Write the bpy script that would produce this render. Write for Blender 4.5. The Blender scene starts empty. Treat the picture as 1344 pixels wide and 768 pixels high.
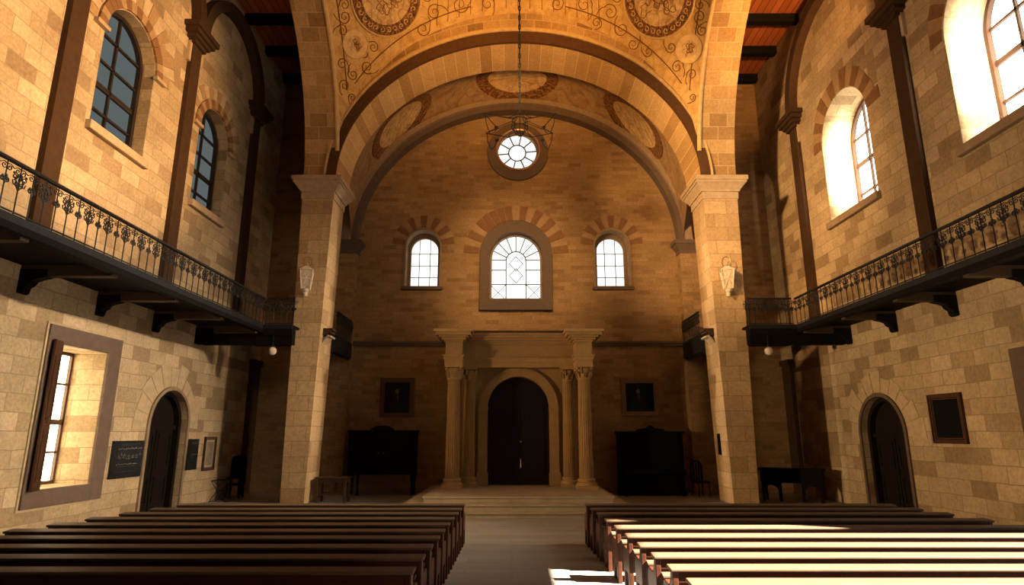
import bpy, bmesh, math, random
from mathutils import Vector, Matrix
random.seed(7)
PI = math.pi
scene = bpy.context.scene
COL = scene.collection

# ------------------------------------------------------------------ camera
H = 2.1
F = 800.0
PITCH = math.atan(186.0 / F)
CP, SP = math.cos(PITCH), math.sin(PITCH)
cam = bpy.data.objects.new('camera', bpy.data.cameras.new('camera'))
COL.objects.link(cam)
cam.location = (0, 0, H)
cam.rotation_euler = (PI / 2 + PITCH, 0, 0)
cam.data.sensor_width = 36
cam.data.lens = F / 1344 * 36
cam.data.clip_end = 200
scene.camera = cam

def ray(u, v):
    x = (u - 672) / F; y = (384 - v) / F
    return Vector((x, CP - y * SP, SP + y * CP))

# ------------------------------------------------------------------ room numbers (metres)
XL, XR, YB = -9.7, 10.4, 23.5          # side walls and end wall
CX = 0.22                              # axis of the nave
PF, PB = 19.6, 20.9                    # pier front / back
AX = 6.32                              # half span of the great arches
SPR = 10.7                             # springing height

# ------------------------------------------------------------------ mesh builder
class MB:
    def __init__(s):
        s.v = []; s.f = []; s.uv = []; s.mi = []
    def face(s, pts, uv=None, mi=0):
        n = len(s.v); s.v += [tuple(p) for p in pts]
        s.f.append(tuple(range(n, n + len(pts)))); s.uv.append(uv); s.mi.append(mi)
    def raw(s, verts, faces, mi=0, uvs=None):
        n = len(s.v); s.v += [tuple(p) for p in verts]
        for i, f in enumerate(faces):
            s.f.append(tuple(n + k for k in f)); s.uv.append(uvs[i] if uvs else None); s.mi.append(mi)
    def box(s, x0, x1, y0, y1, z0, z1, mi=0):
        v = [(x, y, z) for z in (z0, z1) for y in (y0, y1) for x in (x0, x1)]
        s.raw(v, [(0, 2, 3, 1), (4, 5, 7, 6), (0, 1, 5, 4), (2, 6, 7, 3), (0, 4, 6, 2), (1, 3, 7, 5)], mi)
    def frustum(s, x0, x1, y0, y1, z0, X0, X1, Y0, Y1, z1, mi=0):
        v = [(x0, y0, z0), (x1, y0, z0), (x0, y1, z0), (x1, y1, z0), (X0, Y0, z1), (X1, Y0, z1), (X0, Y1, z1), (X1, Y1, z1)]
        s.raw(v, [(0, 2, 3, 1), (4, 5, 7, 6), (0, 1, 5, 4), (2, 6, 7, 3), (0, 4, 6, 2), (1, 3, 7, 5)], mi)
    def prism(s, poly, mp, d0, d1, mi=0):
        n = len(poly)
        v = [mp(a, z, d0) for a, z in poly] + [mp(a, z, d1) for a, z in poly]
        s.raw(v, [tuple(range(n)), tuple(range(2 * n - 1, n - 1, -1))] + [(i, (i + 1) % n, n + (i + 1) % n, n + i) for i in range(n)], mi)
    def ring(s, outer, inner, mp, d0, d1, closed=True, mi=0):
        n = len(outer)
        v = [mp(a, z, d0) for a, z in outer] + [mp(a, z, d0) for a, z in inner] + [mp(a, z, d1) for a, z in outer] + [mp(a, z, d1) for a, z in inner]
        f = []
        for i in range(n if closed else n - 1):
            j = (i + 1) % n
            f += [(i, j, n + j, n + i), (2 * n + i, 3 * n + i, 3 * n + j, 2 * n + j), (i, 2 * n + i, 2 * n + j, j), (n + i, n + j, 3 * n + j, 3 * n + i)]
        if not closed:
            f += [(0, n, 3 * n, 2 * n), (n - 1, 3 * n - 1, 4 * n - 1, 2 * n - 1)]
        s.raw(v, f, mi)
    def tube(s, pts, r, n=6, closed=False, mi=0, flat=1.0):
        pts = [Vector(p) for p in pts]; m = len(pts)
        rr = r if isinstance(r, (list, tuple)) else [r] * m
        base = len(s.v); prev = None
        for i, p in enumerate(pts):
            if closed: t = pts[(i + 1) % m] - pts[i - 1]
            else: t = pts[min(i + 1, m - 1)] - pts[max(i - 1, 0)]
            if t.length < 1e-9: t = Vector((0, 0, 1))
            t.normalize()
            if prev is None:
                a = t.orthogonal().normalized()
            else:
                a = prev - t * prev.dot(t)
                a = a.normalized() if a.length > 1e-6 else t.orthogonal().normalized()
            prev = a; b = t.cross(a)
            for k in range(n):
                q = p + (a * math.cos(2 * PI * k / n) + b * math.sin(2 * PI * k / n) * flat) * rr[i]
                s.v.append(tuple(q))
        for i in range(m if closed else m - 1):
            j = (i + 1) % m
            for k in range(n):
                l = (k + 1) % n
                s.f.append((base + i * n + k, base + i * n + l, base + j * n + l, base + j * n + k)); s.uv.append(None); s.mi.append(mi)
        if not closed:
            s.f.append(tuple(base + k for k in range(n - 1, -1, -1))); s.uv.append(None); s.mi.append(mi)
            s.f.append(tuple(base + (m - 1) * n + k for k in range(n))); s.uv.append(None); s.mi.append(mi)
    def lathe(s, prof, c, n=20, mi=0, rfun=None):
        base = len(s.v); m = len(prof)
        for i, (r, z) in enumerate(prof):
            for k in range(n):
                a = 2 * PI * k / n
                q = r * (rfun(i, a) if rfun else 1)
                s.v.append((c[0] + q * math.cos(a), c[1] + q * math.sin(a), c[2] + z))
        for i in range(m - 1):
            for k in range(n):
                l = (k + 1) % n
                s.f.append((base + i * n + k, base + i * n + l, base + (i + 1) * n + l, base + (i + 1) * n + k)); s.uv.append(None); s.mi.append(mi)
        s.f.append(tuple(base + k for k in range(n - 1, -1, -1))); s.uv.append(None); s.mi.append(mi)
        s.f.append(tuple(base + (m - 1) * n + k for k in range(n))); s.uv.append(None); s.mi.append(mi)
    def blob(s, c, rx, ry, rz, nu=8, nv=6, mi=0):
        s2 = [(math.sin(PI * i / nv), -math.cos(PI * i / nv)) for i in range(nv + 1)]
        base = len(s.v)
        for r, z in s2:
            for k in range(nu):
                a = 2 * PI * k / nu
                s.v.append((c[0] + rx * max(r, .02) * math.cos(a), c[1] + ry * max(r, .02) * math.sin(a), c[2] + rz * z))
        for i in range(nv):
            for k in range(nu):
                l = (k + 1) % nu
                s.f.append((base + i * nu + k, base + i * nu + l, base + (i + 1) * nu + l, base + (i + 1) * nu + k)); s.uv.append(None); s.mi.append(mi)
    def build(s, name, mats, parent=None, smooth=False, bevel=0, weld=True, loc=None, rotz=0):
        me = bpy.data.meshes.new(name)
        me.from_pydata(s.v, [], s.f)
        if any(u is not None for u in s.uv):
            lay = me.uv_layers.new(name='UVMap')
            for p, u in zip(me.polygons, s.uv):
                if u is not None:
                    for li, q in zip(p.loop_indices, u): lay.data[li].uv = q
        for m in (mats if isinstance(mats, (list, tuple)) else [mats]): me.materials.append(m)
        for p, mi in zip(me.polygons, s.mi): p.material_index = mi
        bm = bmesh.new(); bm.from_mesh(me)
        if weld: bmesh.ops.remove_doubles(bm, verts=bm.verts, dist=1e-5)
        bmesh.ops.recalc_face_normals(bm, faces=bm.faces)
        bm.to_mesh(me); bm.free()
        if smooth:
            for p in me.polygons: p.use_smooth = True
        o = bpy.data.objects.new(name, me); COL.objects.link(o)
        if smooth:
            try: me.set_sharp_from_angle(angle=math.radians(40))
            except Exception: pass
        if bevel:
            b = o.modifiers.new('edge', 'BEVEL'); b.width = bevel; b.segments = 2; b.limit_method = 'ANGLE'; b.angle_limit = math.radians(40)
        if parent: o.parent = parent
        if loc: o.location = loc
        if rotz: o.rotation_euler = (0, 0, rotz)
        return o

def tag(o, label=None, cat=None, group=None, kind=None):
    if label: o['label'] = label
    if cat: o['category'] = cat
    if group: o['group'] = group
    if kind: o['kind'] = kind
    return o
def thing(name, label, cat, loc=(0, 0, 0), rotz=0, group=None, kind=None):
    o = bpy.data.objects.new(name, None); COL.objects.link(o)
    o.location = loc; o.rotation_euler = (0, 0, rotz); o.empty_display_size = .2
    return tag(o, label, cat, group, kind)
def copy_tree(o, parent=None):
    c = o.copy(); COL.objects.link(c); c.parent = parent
    for ch in list(o.children): copy_tree(ch, c)
    return c

# ------------------------------------------------------------------ materials
class NT:
    def __init__(s, name):
        s.m = bpy.data.materials.new(name); s.m.use_nodes = True
        s.t = s.m.node_tree; s.t.nodes.clear()
        s.out = s.n('ShaderNodeOutputMaterial')
    def n(s, typ, ins=None, **kw):
        nd = s.t.nodes.new(typ)
        for k, v in kw.items(): setattr(nd, k, v)
        for k, v in (ins or {}).items(): s.set(nd.inputs[k], v)
        return nd
    def set(s, sock, v):
        if isinstance(v, bpy.types.NodeSocket): s.t.links.new(v, sock)
        else: sock.default_value = v
    def math(s, op, a, b=None, c=None, clamp=False):
        nd = s.t.nodes.new('ShaderNodeMath'); nd.operation = op; nd.use_clamp = clamp
        for i, v in enumerate((a, b, c)):
            if v is not None: s.set(nd.inputs[i], v)
        return nd.outputs[0]
    def mix(s, fac, a, b, mode='MIX'):
        nd = s.t.nodes.new('ShaderNodeMix'); nd.data_type = 'RGBA'; nd.blend_type = mode
        s.set(nd.inputs[0], fac); s.set(nd.inputs[6], a); s.set(nd.inputs[7], b)
        return nd.outputs[2]
    def ramp(s, fac, stops):
        nd = s.t.nodes.new('ShaderNodeValToRGB'); s.set(nd.inputs[0], fac)
        el = nd.color_ramp.elements
        while len(el) < len(stops): el.new(.5)
        for e, (p, c) in zip(el, stops):
            e.position = p; e.color = c if len(c) == 4 else (*c, 1)
        return nd.outputs[0]
    def noise(s, vec, scale, detail=4, rough=.55):
        nd = s.n('ShaderNodeTexNoise', {'Scale': scale, 'Detail': detail, 'Roughness': rough})
        if vec is not None: s.set(nd.inputs['Vector'], vec)
        return nd.outputs['Fac']
    def comb(s, x, y, z=0.0):
        nd = s.n('ShaderNodeCombineXYZ')
        for i, v in enumerate((x, y, z)): s.set(nd.inputs[i], v)
        return nd.outputs[0]
    def bsdf(s, col, rough=.8, spec=.3, metal=0., bump=None, bstr=.3, bdist=.02):
        b = s.n('ShaderNodeBsdfPrincipled')
        s.set(b.inputs['Base Color'], col if isinstance(col, bpy.types.NodeSocket) else (*col[:3], 1))
        s.set(b.inputs['Roughness'], rough); s.set(b.inputs['Metallic'], metal)
        s.set(b.inputs['Specular IOR Level'], spec)
        if bump is not None:
            bp = s.n('ShaderNodeBump', {'Strength': bstr, 'Distance': bdist, 'Height': bump})
            s.t.links.new(bp.outputs[0], b.inputs['Normal'])
        s.t.links.new(b.outputs[0], s.out.inputs[0])
        return s.m

def C(r, g, b): return (r, g, b, 1)

def boxcoords(t):
    geo = t.n('ShaderNodeNewGeometry')
    ps = t.n('ShaderNodeSeparateXYZ'); t.set(ps.inputs[0], geo.outputs['Position'])
    ns = t.n('ShaderNodeSeparateXYZ'); t.set(ns.inputs[0], geo.outputs['True Normal'])
    ax = t.math('GREATER_THAN', t.math('ABSOLUTE', ns.outputs[0]), .6)
    az = t.math('GREATER_THAN', t.math('ABSOLUTE', ns.outputs[2]), .75)
    def pick(f, a, b):   # f ? b : a
        return t.math('ADD', t.math('MULTIPLY', a, t.math('SUBTRACT', 1.0, f)), t.math('MULTIPLY', b, f))
    u = pick(ax, ps.outputs[0], ps.outputs[1])
    v = pick(az, ps.outputs[2], ps.outputs[1])
    return u, v, geo.outputs['Position']

def stone(name, w, h, stops, mortar, msize=.012, uv=False, offset=.5, bstr=.5, dirt=.35, jitter=.02, squash=1.0):
    t = NT(name)
    if uv:
        tc = t.n('ShaderNodeTexCoord'); sp = t.n('ShaderNodeSeparateXYZ'); t.set(sp.inputs[0], tc.outputs['UV'])
        u, v = sp.outputs[0], sp.outputs[1]
        pos = t.n('ShaderNodeNewGeometry').outputs['Position']
    else:
        u, v, pos = boxcoords(t)
    wob = t.math('MULTIPLY', t.math('SUBTRACT', t.noise(pos, 1.7, 2), .5), jitter * 2)
    wob2 = t.math('MULTIPLY', t.math('SUBTRACT', t.noise(pos, 9.0, 3), .5), jitter)
    vec = t.comb(t.math('ADD', u, wob2), t.math('ADD', v, wob))
    br = t.n('ShaderNodeTexBrick', {'Vector': vec, 'Color1': C(0, 0, 0), 'Color2': C(1, 1, 1), 'Mortar': C(.5, .5, .5), 'Scale': 1.0,
                                    'Mortar Size': msize, 'Mortar Smooth': .25, 'Bias': 0.0, 'Brick Width': w, 'Row Height': h})
    br.offset = offset; br.squash = squash; br.squash_frequency = 3
    col = t.ramp(br.outputs['Color'], stops)
    big = t.noise(pos, .55, 5, .6); fine = t.noise(pos, 14, 6, .65); grain = t.noise(pos, 60, 3, .7)
    col = t.mix(1.0, col, t.ramp(big, [(.25, (1 - dirt,) * 3), (.75, (1.08,) * 3)]), 'MULTIPLY')
    col = t.mix(1.0, col, t.ramp(fine, [(.3, (.72, .70, .68)), (.7, (1.12,) * 3)]), 'MULTIPLY')
    col = t.mix(t.math('MULTIPLY', br.outputs['Fac'], .8), col, C(*mortar))
    hgt = t.math('ADD', t.math('MULTIPLY', t.math('SUBTRACT', 1.0, br.outputs['Fac']), .7), t.math('ADD', t.math('MULTIPLY', fine, .45), t.math('MULTIPLY', grain, .2)))
    return t.bsdf(col, .9, .15, bump=hgt, bstr=bstr, bdist=.025)

def plain(name, col, rough=.7, spec=.3, metal=0., var=.25, scale=6., bstr=.15, stretch=None):
    t = NT(name)
    geo = t.n('ShaderNodeNewGeometry').outputs['Position'] if stretch is None else None
    vec = geo
    if stretch:
        tc = t.n('ShaderNodeTexCoord'); mp = t.n('ShaderNodeMapping', {'Scale': stretch}); t.set(mp.inputs[0], tc.outputs['Object']); vec = mp.outputs[0]
    nz = t.noise(vec, scale, 5, .6)
    c = t.mix(1.0, C(*col), t.ramp(nz, [(.25, (1 - var,) * 3), (.75, (1 + var * .5,) * 3)]), 'MULTIPLY')
    return t.bsdf(c, rough, spec, metal, bump=nz, bstr=bstr, bdist=.01)

def glow(name, col, strength):
    t = NT(name)
    e = t.n('ShaderNodeEmission', {'Color': C(*col), 'Strength': strength})
    t.t.links.new(e.outputs[0], t.out.inputs[0]); return t.m

TAN = [(0.0, (.30, .21, .12)), (.16, (.35, .25, .145)), (.28, (.45, .335, .20)), (.7, (.51, .385, .235)), (1.0, (.57, .435, .275))]
M = {}
M['stone'] = stone('limestone_blocks', .74, .36, TAN, (.23, .17, .105), .011, jitter=.03)
M['stone_back'] = stone('small_limestone_courses', .52, .17, [(0, (.27, .165, .075)), (.3, (.34, .215, .10)), (1, (.41, .265, .13))], (.26, .165, .09), .010, jitter=.02)
M['stone_pier'] = stone('pier_blocks', .86, .47, [(0, (.40, .265, .13)), (.3, (.50, .345, .18)), (1, (.58, .41, .225))], (.25, .17, .09), .011, jitter=.015, dirt=.25)
M['stone_soffit'] = stone('soffit_blocks', .62, .46, [(0, (.34, .20, .08)), (.3, (.46, .29, .12)), (1, (.58, .38, .17))], (.50, .37, .21), .012, uv=True, jitter=.01, dirt=.3)
M['voussoir'] = stone('radial_voussoirs', .46, 4.0, [(0, (.46, .27, .10)), (.35, (.60, .38, .155)), (1, (.72, .48, .21))], (.78, .56, .28), .012, uv=True, offset=0, jitter=.01, dirt=.25)
M['arch_brick'] = stone('arch_ring_bricks', .62, .33, [(0, (.30, .17, .06)), (.35, (.46, .28, .11)), (1, (.57, .37, .15))], (.56, .42, .24), .016, uv=True, jitter=.01)
M['fan_a'] = plain('fan_stone_light', (.33, .21, .11), .9, .1)
M['fan_b'] = plain('fan_stone_dark', (.20, .105, .05), .9, .1)
M['fan_c'] = plain('fan_stone_pale', (.46, .35, .22), .9, .1)
M['dark_band'] = plain('dark_brown_moulding', (.085, .042, .018), .85, .1)
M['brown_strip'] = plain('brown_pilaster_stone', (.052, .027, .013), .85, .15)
M['cap_stone'] = plain('capital_stone', (.42, .31, .19), .85, .15)
M['frame_stone'] = plain('grey_brown_frame_stone', (.125, .088, .066), .85, .15, var=.2)
M['sill_stone'] = plain('sill_stone', (.28, .20, .13), .85, .15)
M['portal'] = plain('portal_sandstone', (.33, .20, .080), .7, .2, var=.2, scale=3)
M['step'] = plain('step_stone', (.34, .27, .18), .6, .3, var=.25, scale=2)
M['iron'] = plain('black_wrought_iron', (.012, .012, .013), .5, .4, .3, var=.3, scale=20)
M['fascia'] = plain('blue_black_painted_edge', (.004, .0065, .011), .7, .4, var=.25)
M['deck'] = plain('dark_balcony_wood', (.0065, .005, .004), .8, .1, stretch=(1, 8, 8))
M['joist'] = plain('weathered_joist_wood', (.055, .034, .020), .7, .25, stretch=(2, 14, 14))
M['pew'] = plain('dark_varnished_pew_wood', (.046, .0125, .0045), .45, .25, var=.45, scale=3, stretch=(.7, 9, 9), bstr=.08)
M['ledge'] = plain('worn_pew_ledge_wood', (.085, .053, .032), .5, .2, var=.35, scale=3, stretch=(.7, 9, 9), bstr=.06)
M['black_wood'] = plain('black_furniture_wood', (.004, .003, .0024), .7, .1, var=.4, stretch=(6, 6, 1))
M['table_wood'] = plain('brown_table_wood', (.055, .026, .013), .5, .35, stretch=(6, 6, 1))
M['door_wood'] = plain('dark_door_wood', (.009, .0055, .004), .6, .2, var=.4, stretch=(8, 8, 1))
M['shutter'] = plain('reddish_shutter_wood', (.055, .022, .011), .5, .35, stretch=(8, 8, 1))
M['frame_wood'] = plain('window_frame_wood', (.070, .030, .014), .5, .35, stretch=(8, 8, 1))
M['dark_frame'] = plain('dark_window_bars', (.020, .014, .010), .5, .3)
M['lead'] = plain('lead_cames', (.03, .028, .026), .6, .3)
M['gilt'] = plain('old_gilt_wood', (.17, .085, .026), .4, .5, .25)
M['brown_gilt'] = plain('dark_frame_wood', (.085, .038, .015), .45, .4)
M['brass'] = plain('brass', (.35, .22, .09), .35, .5, .9)
M['copper'] = plain('copper_rim', (.42, .22, .11), .35, .5, .6)
M['sign'] = plain('black_sign_board', (.010, .012, .013), .45, .4, var=.2)
M['chalk'] = plain('pale_lettering', (.40, .38, .34), .8, .1)
M['chalk_dim'] = plain('faded_lettering', (.17, .17, .155), .8, .1)
M['paper'] = plain('aged_paper', (.28, .21, .145), .8, .1, var=.35, scale=5)
M['mount'] = plain('paper_mount', (.42, .33, .23), .8, .1)
M['lantern_glass'] = plain('milky_lantern_glass', (.66, .57, .42), .35, .4, var=.45, scale=14)
M['lantern_metal'] = plain('pale_lantern_metal', (.78, .68, .52), .45, .4)
M['globe'] = plain('white_glass_globe', (.70, .62, .50), .25, .5)
M['corbel'] = plain('corbel_stone', (.46, .37, .25), .8, .2, var=.4, scale=18)
M['glass_white'] = glow('sunlit_leaded_glass', (1.0, .97, .90), 1.5)
M['glass_right'] = glow('sunlit_south_glass', (1.0, .90, .70), 8.0)
M['glass_low'] = glow('sunlit_low_glass', (1.0, .80, .48), 12.0)
M['glass_grey'] = glow('shaded_north_glass', (.62, .74, .72), .17)

def floor_mat():
    t = NT('worn_floor_slabs')
    geo = t.n('ShaderNodeNewGeometry').outputs['Position']
    br = t.n('ShaderNodeTexBrick', {'Vector': geo, 'Color1': C(0, 0, 0), 'Color2': C(1, 1, 1), 'Mortar': C(.2, .2, .2), 'Scale': 1., 'Mortar Size': .006,
                                    'Mortar Smooth': .3, 'Brick Width': 1.5, 'Row Height': .42})
    mp = t.n('ShaderNodeMapping', {'Scale': (.35, 3.0, 1.0)}); t.set(mp.inputs[0], geo)
    st = t.noise(mp.outputs[0], 1.6, 6, .6); fine = t.noise(geo, 25, 4)
    c = t.ramp(br.outputs['Color'], [(0, (.235, .22, .20)), (1, (.305, .285, .26))])
    c = t.mix(1., c, t.ramp(st, [(.25, (.62, .62, .62)), (.75, (1.12,) * 3)]), 'MULTIPLY')
    c = t.mix(t.math('MULTIPLY', br.outputs['Fac'], .6), c, C(.12, .10, .08))
    return t.bsdf(c, t.ramp(st, [(0, (.35,) * 3), (1, (.6,) * 3)]), .4, bump=t.math('ADD', fine, t.math('MULTIPLY', br.outputs['Fac'], -1.)), bstr=.1)
M['floor'] = floor_mat()

def plank_mat():
    t = NT('red_brown_ceiling_planks')
    geo = t.n('ShaderNodeNewGeometry').outputs['Position']
    sp = t.n('ShaderNodeSeparateXYZ'); t.set(sp.inputs[0], geo)
    vec = t.comb(sp.outputs[1], sp.outputs[0])
    br = t.n('ShaderNodeTexBrick', {'Vector': vec, 'Color1': C(0, 0, 0), 'Color2': C(1, 1, 1), 'Mortar': C(0, 0, 0), 'Scale': 1., 'Mortar Size': .012, 'Brick Width': 4., 'Row Height': .26})
    c = t.ramp(br.outputs['Color'], [(0, (.28, .075, .022)), (1, (.42, .12, .036))])
    c = t.mix(br.outputs['Fac'], c, C(.03, .01, .005))
    return t.bsdf(c, .6, .3, bump=br.outputs['Fac'], bstr=-.3)
M['planks'] = plank_mat()

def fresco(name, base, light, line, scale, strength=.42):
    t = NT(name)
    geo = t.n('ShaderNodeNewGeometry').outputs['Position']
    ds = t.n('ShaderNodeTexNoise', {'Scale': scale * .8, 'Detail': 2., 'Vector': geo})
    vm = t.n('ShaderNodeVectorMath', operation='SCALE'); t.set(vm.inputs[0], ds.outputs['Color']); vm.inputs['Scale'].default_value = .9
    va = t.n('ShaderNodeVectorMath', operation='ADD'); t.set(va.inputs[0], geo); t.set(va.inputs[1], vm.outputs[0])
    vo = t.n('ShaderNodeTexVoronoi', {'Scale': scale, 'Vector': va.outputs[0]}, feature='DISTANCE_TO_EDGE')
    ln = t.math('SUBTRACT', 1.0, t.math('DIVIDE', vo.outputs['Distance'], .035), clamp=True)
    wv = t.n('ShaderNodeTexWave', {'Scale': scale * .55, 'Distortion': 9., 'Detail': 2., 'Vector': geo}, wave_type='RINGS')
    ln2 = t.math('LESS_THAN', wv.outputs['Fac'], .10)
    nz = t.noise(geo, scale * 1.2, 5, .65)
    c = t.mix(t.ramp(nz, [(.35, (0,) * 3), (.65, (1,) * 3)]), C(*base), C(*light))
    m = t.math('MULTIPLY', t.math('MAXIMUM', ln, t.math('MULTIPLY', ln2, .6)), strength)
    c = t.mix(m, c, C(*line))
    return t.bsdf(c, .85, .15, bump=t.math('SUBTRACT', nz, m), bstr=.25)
M['fresco'] = fresco('painted_vault_plaster', (.44, .26, .085), (.56, .37, .145), (.17, .07, .02), 2.6)
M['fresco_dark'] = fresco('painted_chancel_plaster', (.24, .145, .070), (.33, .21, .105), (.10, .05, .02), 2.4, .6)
M['medal'] = fresco('medallion_painting', (.40, .25, .11), (.58, .41, .20), (.12, .05, .02), 3.2, .7)
M['medal_rim'] = fresco('medallion_wreath', (.040, .014, .008), (.17, .07, .025), (.40, .22, .08), 6.5, .8)
M['ornament'] = plain('painted_brown_scrollwork', (.17, .07, .02), .85, .1)
M['chain_iron'] = plain('dull_black_chain', (.004, .0035, .003), .8, .1)
M['mould_light'] = plain('gilded_rib_plaster', (.56, .38, .17), .7, .25)

def portrait(name, fx, fz, coat):
    t = NT(name)
    tc = t.n('ShaderNodeTexCoord'); sp = t.n('ShaderNodeSeparateXYZ'); t.set(sp.inputs[0], tc.outputs['UV'])
    x, y = sp.outputs[0], sp.outputs[1]
    def ell(cx, cy, rx, ry, soft):
        a = t.math('POWER', t.math('DIVIDE', t.math('SUBTRACT', x, cx), rx), 2.0)
        b = t.math('POWER', t.math('DIVIDE', t.math('SUBTRACT', y, cy), ry), 2.0)
        return t.math('DIVIDE', t.math('SUBTRACT', 1.0, t.math('ADD', a, b)), soft, clamp=True)
    nz = t.noise(tc.outputs['UV'], 7, 4)
    c = t.ramp(nz, [(.3, (.006, .007, .0065)), (.7, (.013, .015, .014))])
    c = t.mix(ell(fx, fz - .47, .33, .36, .5), c, C(*coat))
    c = t.mix(ell(fx + .02, fz - .2, .05, .13, .6), c, C(.06, .055, .045))
    c = t.mix(ell(fx, fz, .075, .10, .5), c, C(.12, .095, .06))
    return t.bsdf(c, .8, .1)
M['portrait_a'] = portrait('dark_portrait_canvas', .5, .70, (.016, .018, .018))
M['portrait_b'] = portrait('dark_portrait_canvas_seated', .45, .70, (.018, .021, .020))
M['portrait_c'] = plain('blackened_canvas', (.004, .005, .005), .85, .1, var=.4, scale=3)

# ------------------------------------------------------------------ wall-plane maps (a along the wall, z up, d into the wall)
def mL(a, z, d): return (XL - d, a, z)
def mR(a, z, d): return (XR + d, a, z)
def mB(a, z, d): return (a, YB + d, z)
MAPS = {'L': mL, 'R': mR, 'B': mB}

def arch(ac, half, z0, zs, rise=None, n=20):
    rise = half if rise is None else rise
    p = [(ac - half, z0)]
    for i in range(n + 1):
        th = PI - PI * i / n
        p.append((ac + half * math.cos(th), zs + rise * math.sin(th)))
    p.append((ac + half, z0))
    return p
def rect(a0, a1, z0, z1): return [(a0, z0), (a0, z1), (a1, z1), (a1, z0)]
def circ(ac, zc, r, n=40): return [(ac + r * math.cos(2 * PI * i / n), zc + r * math.sin(2 * PI * i / n)) for i in range(n)]

def wall(name, side, a0, a1, z0, z1, holes, thick, mat, label):
    mp = MAPS[side]
    bm = bmesh.new()
    for d in (0., thick):
        edges = []
        for loop in [[(a0, z0), (a0, z1), (a1, z1), (a1, z0)]] + holes:
            vs = [bm.verts.new(mp(a, z, d)) for a, z in loop]
            edges += [bm.edges.new((vs[i], vs[(i + 1) % len(vs)])) for i in range(len(vs))]
        bmesh.ops.triangle_fill(bm, edges=edges, use_beauty=True)
    for loop in [[(a0, z0), (a0, z1), (a1, z1), (a1, z0)]] + holes:
        n = len(loop)
        v0 = [bm.verts.new(mp(a, z, 0)) for a, z in loop]; v1 = [bm.verts.new(mp(a, z, thick)) for a, z in loop]
        for i in range(n): bm.faces.new((v0[i], v0[(i + 1) % n], v1[(i + 1) % n], v1[i]))
    bmesh.ops.remove_doubles(bm, verts=bm.verts, dist=1e-5)
    bmesh.ops.recalc_face_normals(bm, faces=bm.faces)
    me = bpy.data.meshes.new(name); bm.to_mesh(me); bm.free(); me.materials.append(mat)
    o = bpy.data.objects.new(name, me); COL.objects.link(o)
    return tag(o, label, 'wall', kind='structure')

# ------------------------------------------------------------------ openings
LW = [dict(a=13.75, half=1.02, z0=9.1, zs=11.55), dict(a=18.2, half=.95, z0=9.0, zs=11.45)]       # upper windows on the left wall
RW = [dict(a=11.55, half=1.35, z0=8.55, zs=11.35), dict(a=17.5, half=1.3, z0=8.8, zs=11.4)]       # upper windows on the right wall
LLOW = (13.0, 14.55, 1.0, 3.98)
RLOW = (10.6, 12.2, 1.0, 3.45)
LD = dict(a=17.62, half=.97, z0=0.0, zs=2.35)
RD = dict(a=17.55, half=1.02, z0=0.0, zs=2.12)
SUN_OPENING = (1.2, 8.05, 1.3, 9.5)  # unseen opening, added and sized to let sun onto the right pews
CW = dict(a=.16, half=1.04, z0=7.28, zs=8.98)
SW = [dict(a=-3.58, half=.68, z0=7.82, zs=9.47), dict(a=4.02, half=.68, z0=7.82, zs=9.47)]
RND = (.22, 13.62, .80)
WT = 1.25

wall('wall_left', 'L', -7, YB, 0, 17.4, [arch(w['a'], w['half'], w['z0'], w['zs']) for w in LW] + [rect(*LLOW)] + [arch(LD['a'], LD['half'], 0.02, LD['zs'])], WT, M['stone'],
     'left side wall of pale limestone blocks above and below the balcony')
wall('wall_right', 'R', -7, YB, 0, 17.4, [arch(w['a'], w['half'], w['z0'], w['zs']) for w in RW] + [rect(*RLOW), rect(*SUN_OPENING)] + [arch(RD['a'], RD['half'], 0.02, RD['zs'])], WT, M['stone'],
     'right side wall of limestone blocks with sun-filled upper windows')
wall('wall_back', 'B', XL - WT, XR + WT, 0, 20, [arch(CW['a'], CW['half'], CW['z0'], CW['zs'])] + [arch(w['a'], w['half'], w['z0'], w['zs']) for w in SW] + [circ(*RND)], .9, M['stone_back'],
     'end wall of small stone courses behind the portal')
b = MB(); b.box(XL - WT, XR + WT, -7.4, -7, 0, 20)
tag(b.build('wall_front', M['stone']), 'plain stone wall behind the pews', 'wall', kind='structure')
b = MB(); b.box(XL - WT, XR + WT, -7.4, YB + .9, -.2, 0)
tag(b.build('floor', M['floor']), 'grey worn stone floor of the aisle', 'floor', kind='structure')
b = MB(); b.box(XL - WT, XR + WT, -7.4, YB + .9, 20.4, 20.7)
tag(b.build('ceiling_roof', M['deck']), 'dark roof above the vaults', 'ceiling', kind='structure')

# ------------------------------------------------------------------ wooden aisle ceilings
for nm, x0, x1, lb in (('ceiling_left', XL - .3, -7.2, 'dark plank ceiling over the left side aisle'), ('ceiling_right', 7.6, XR + .3, 'red-brown plank ceiling over the right side aisle')):
    b = MB(); b.box(x0, x1, -7, YB, 17.0, 17.2)
    o = b.build(nm, M['planks']); tag(o, lb, 'ceiling', kind='structure')
    for y in [8.0 + 1.9 * k for k in range(9)]:
        b = MB(); b.box(x0, x1, y - .14, y + .14, 16.68, 17.0)
        b.build('beam', M['deck'], o, bevel=.02)

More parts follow.
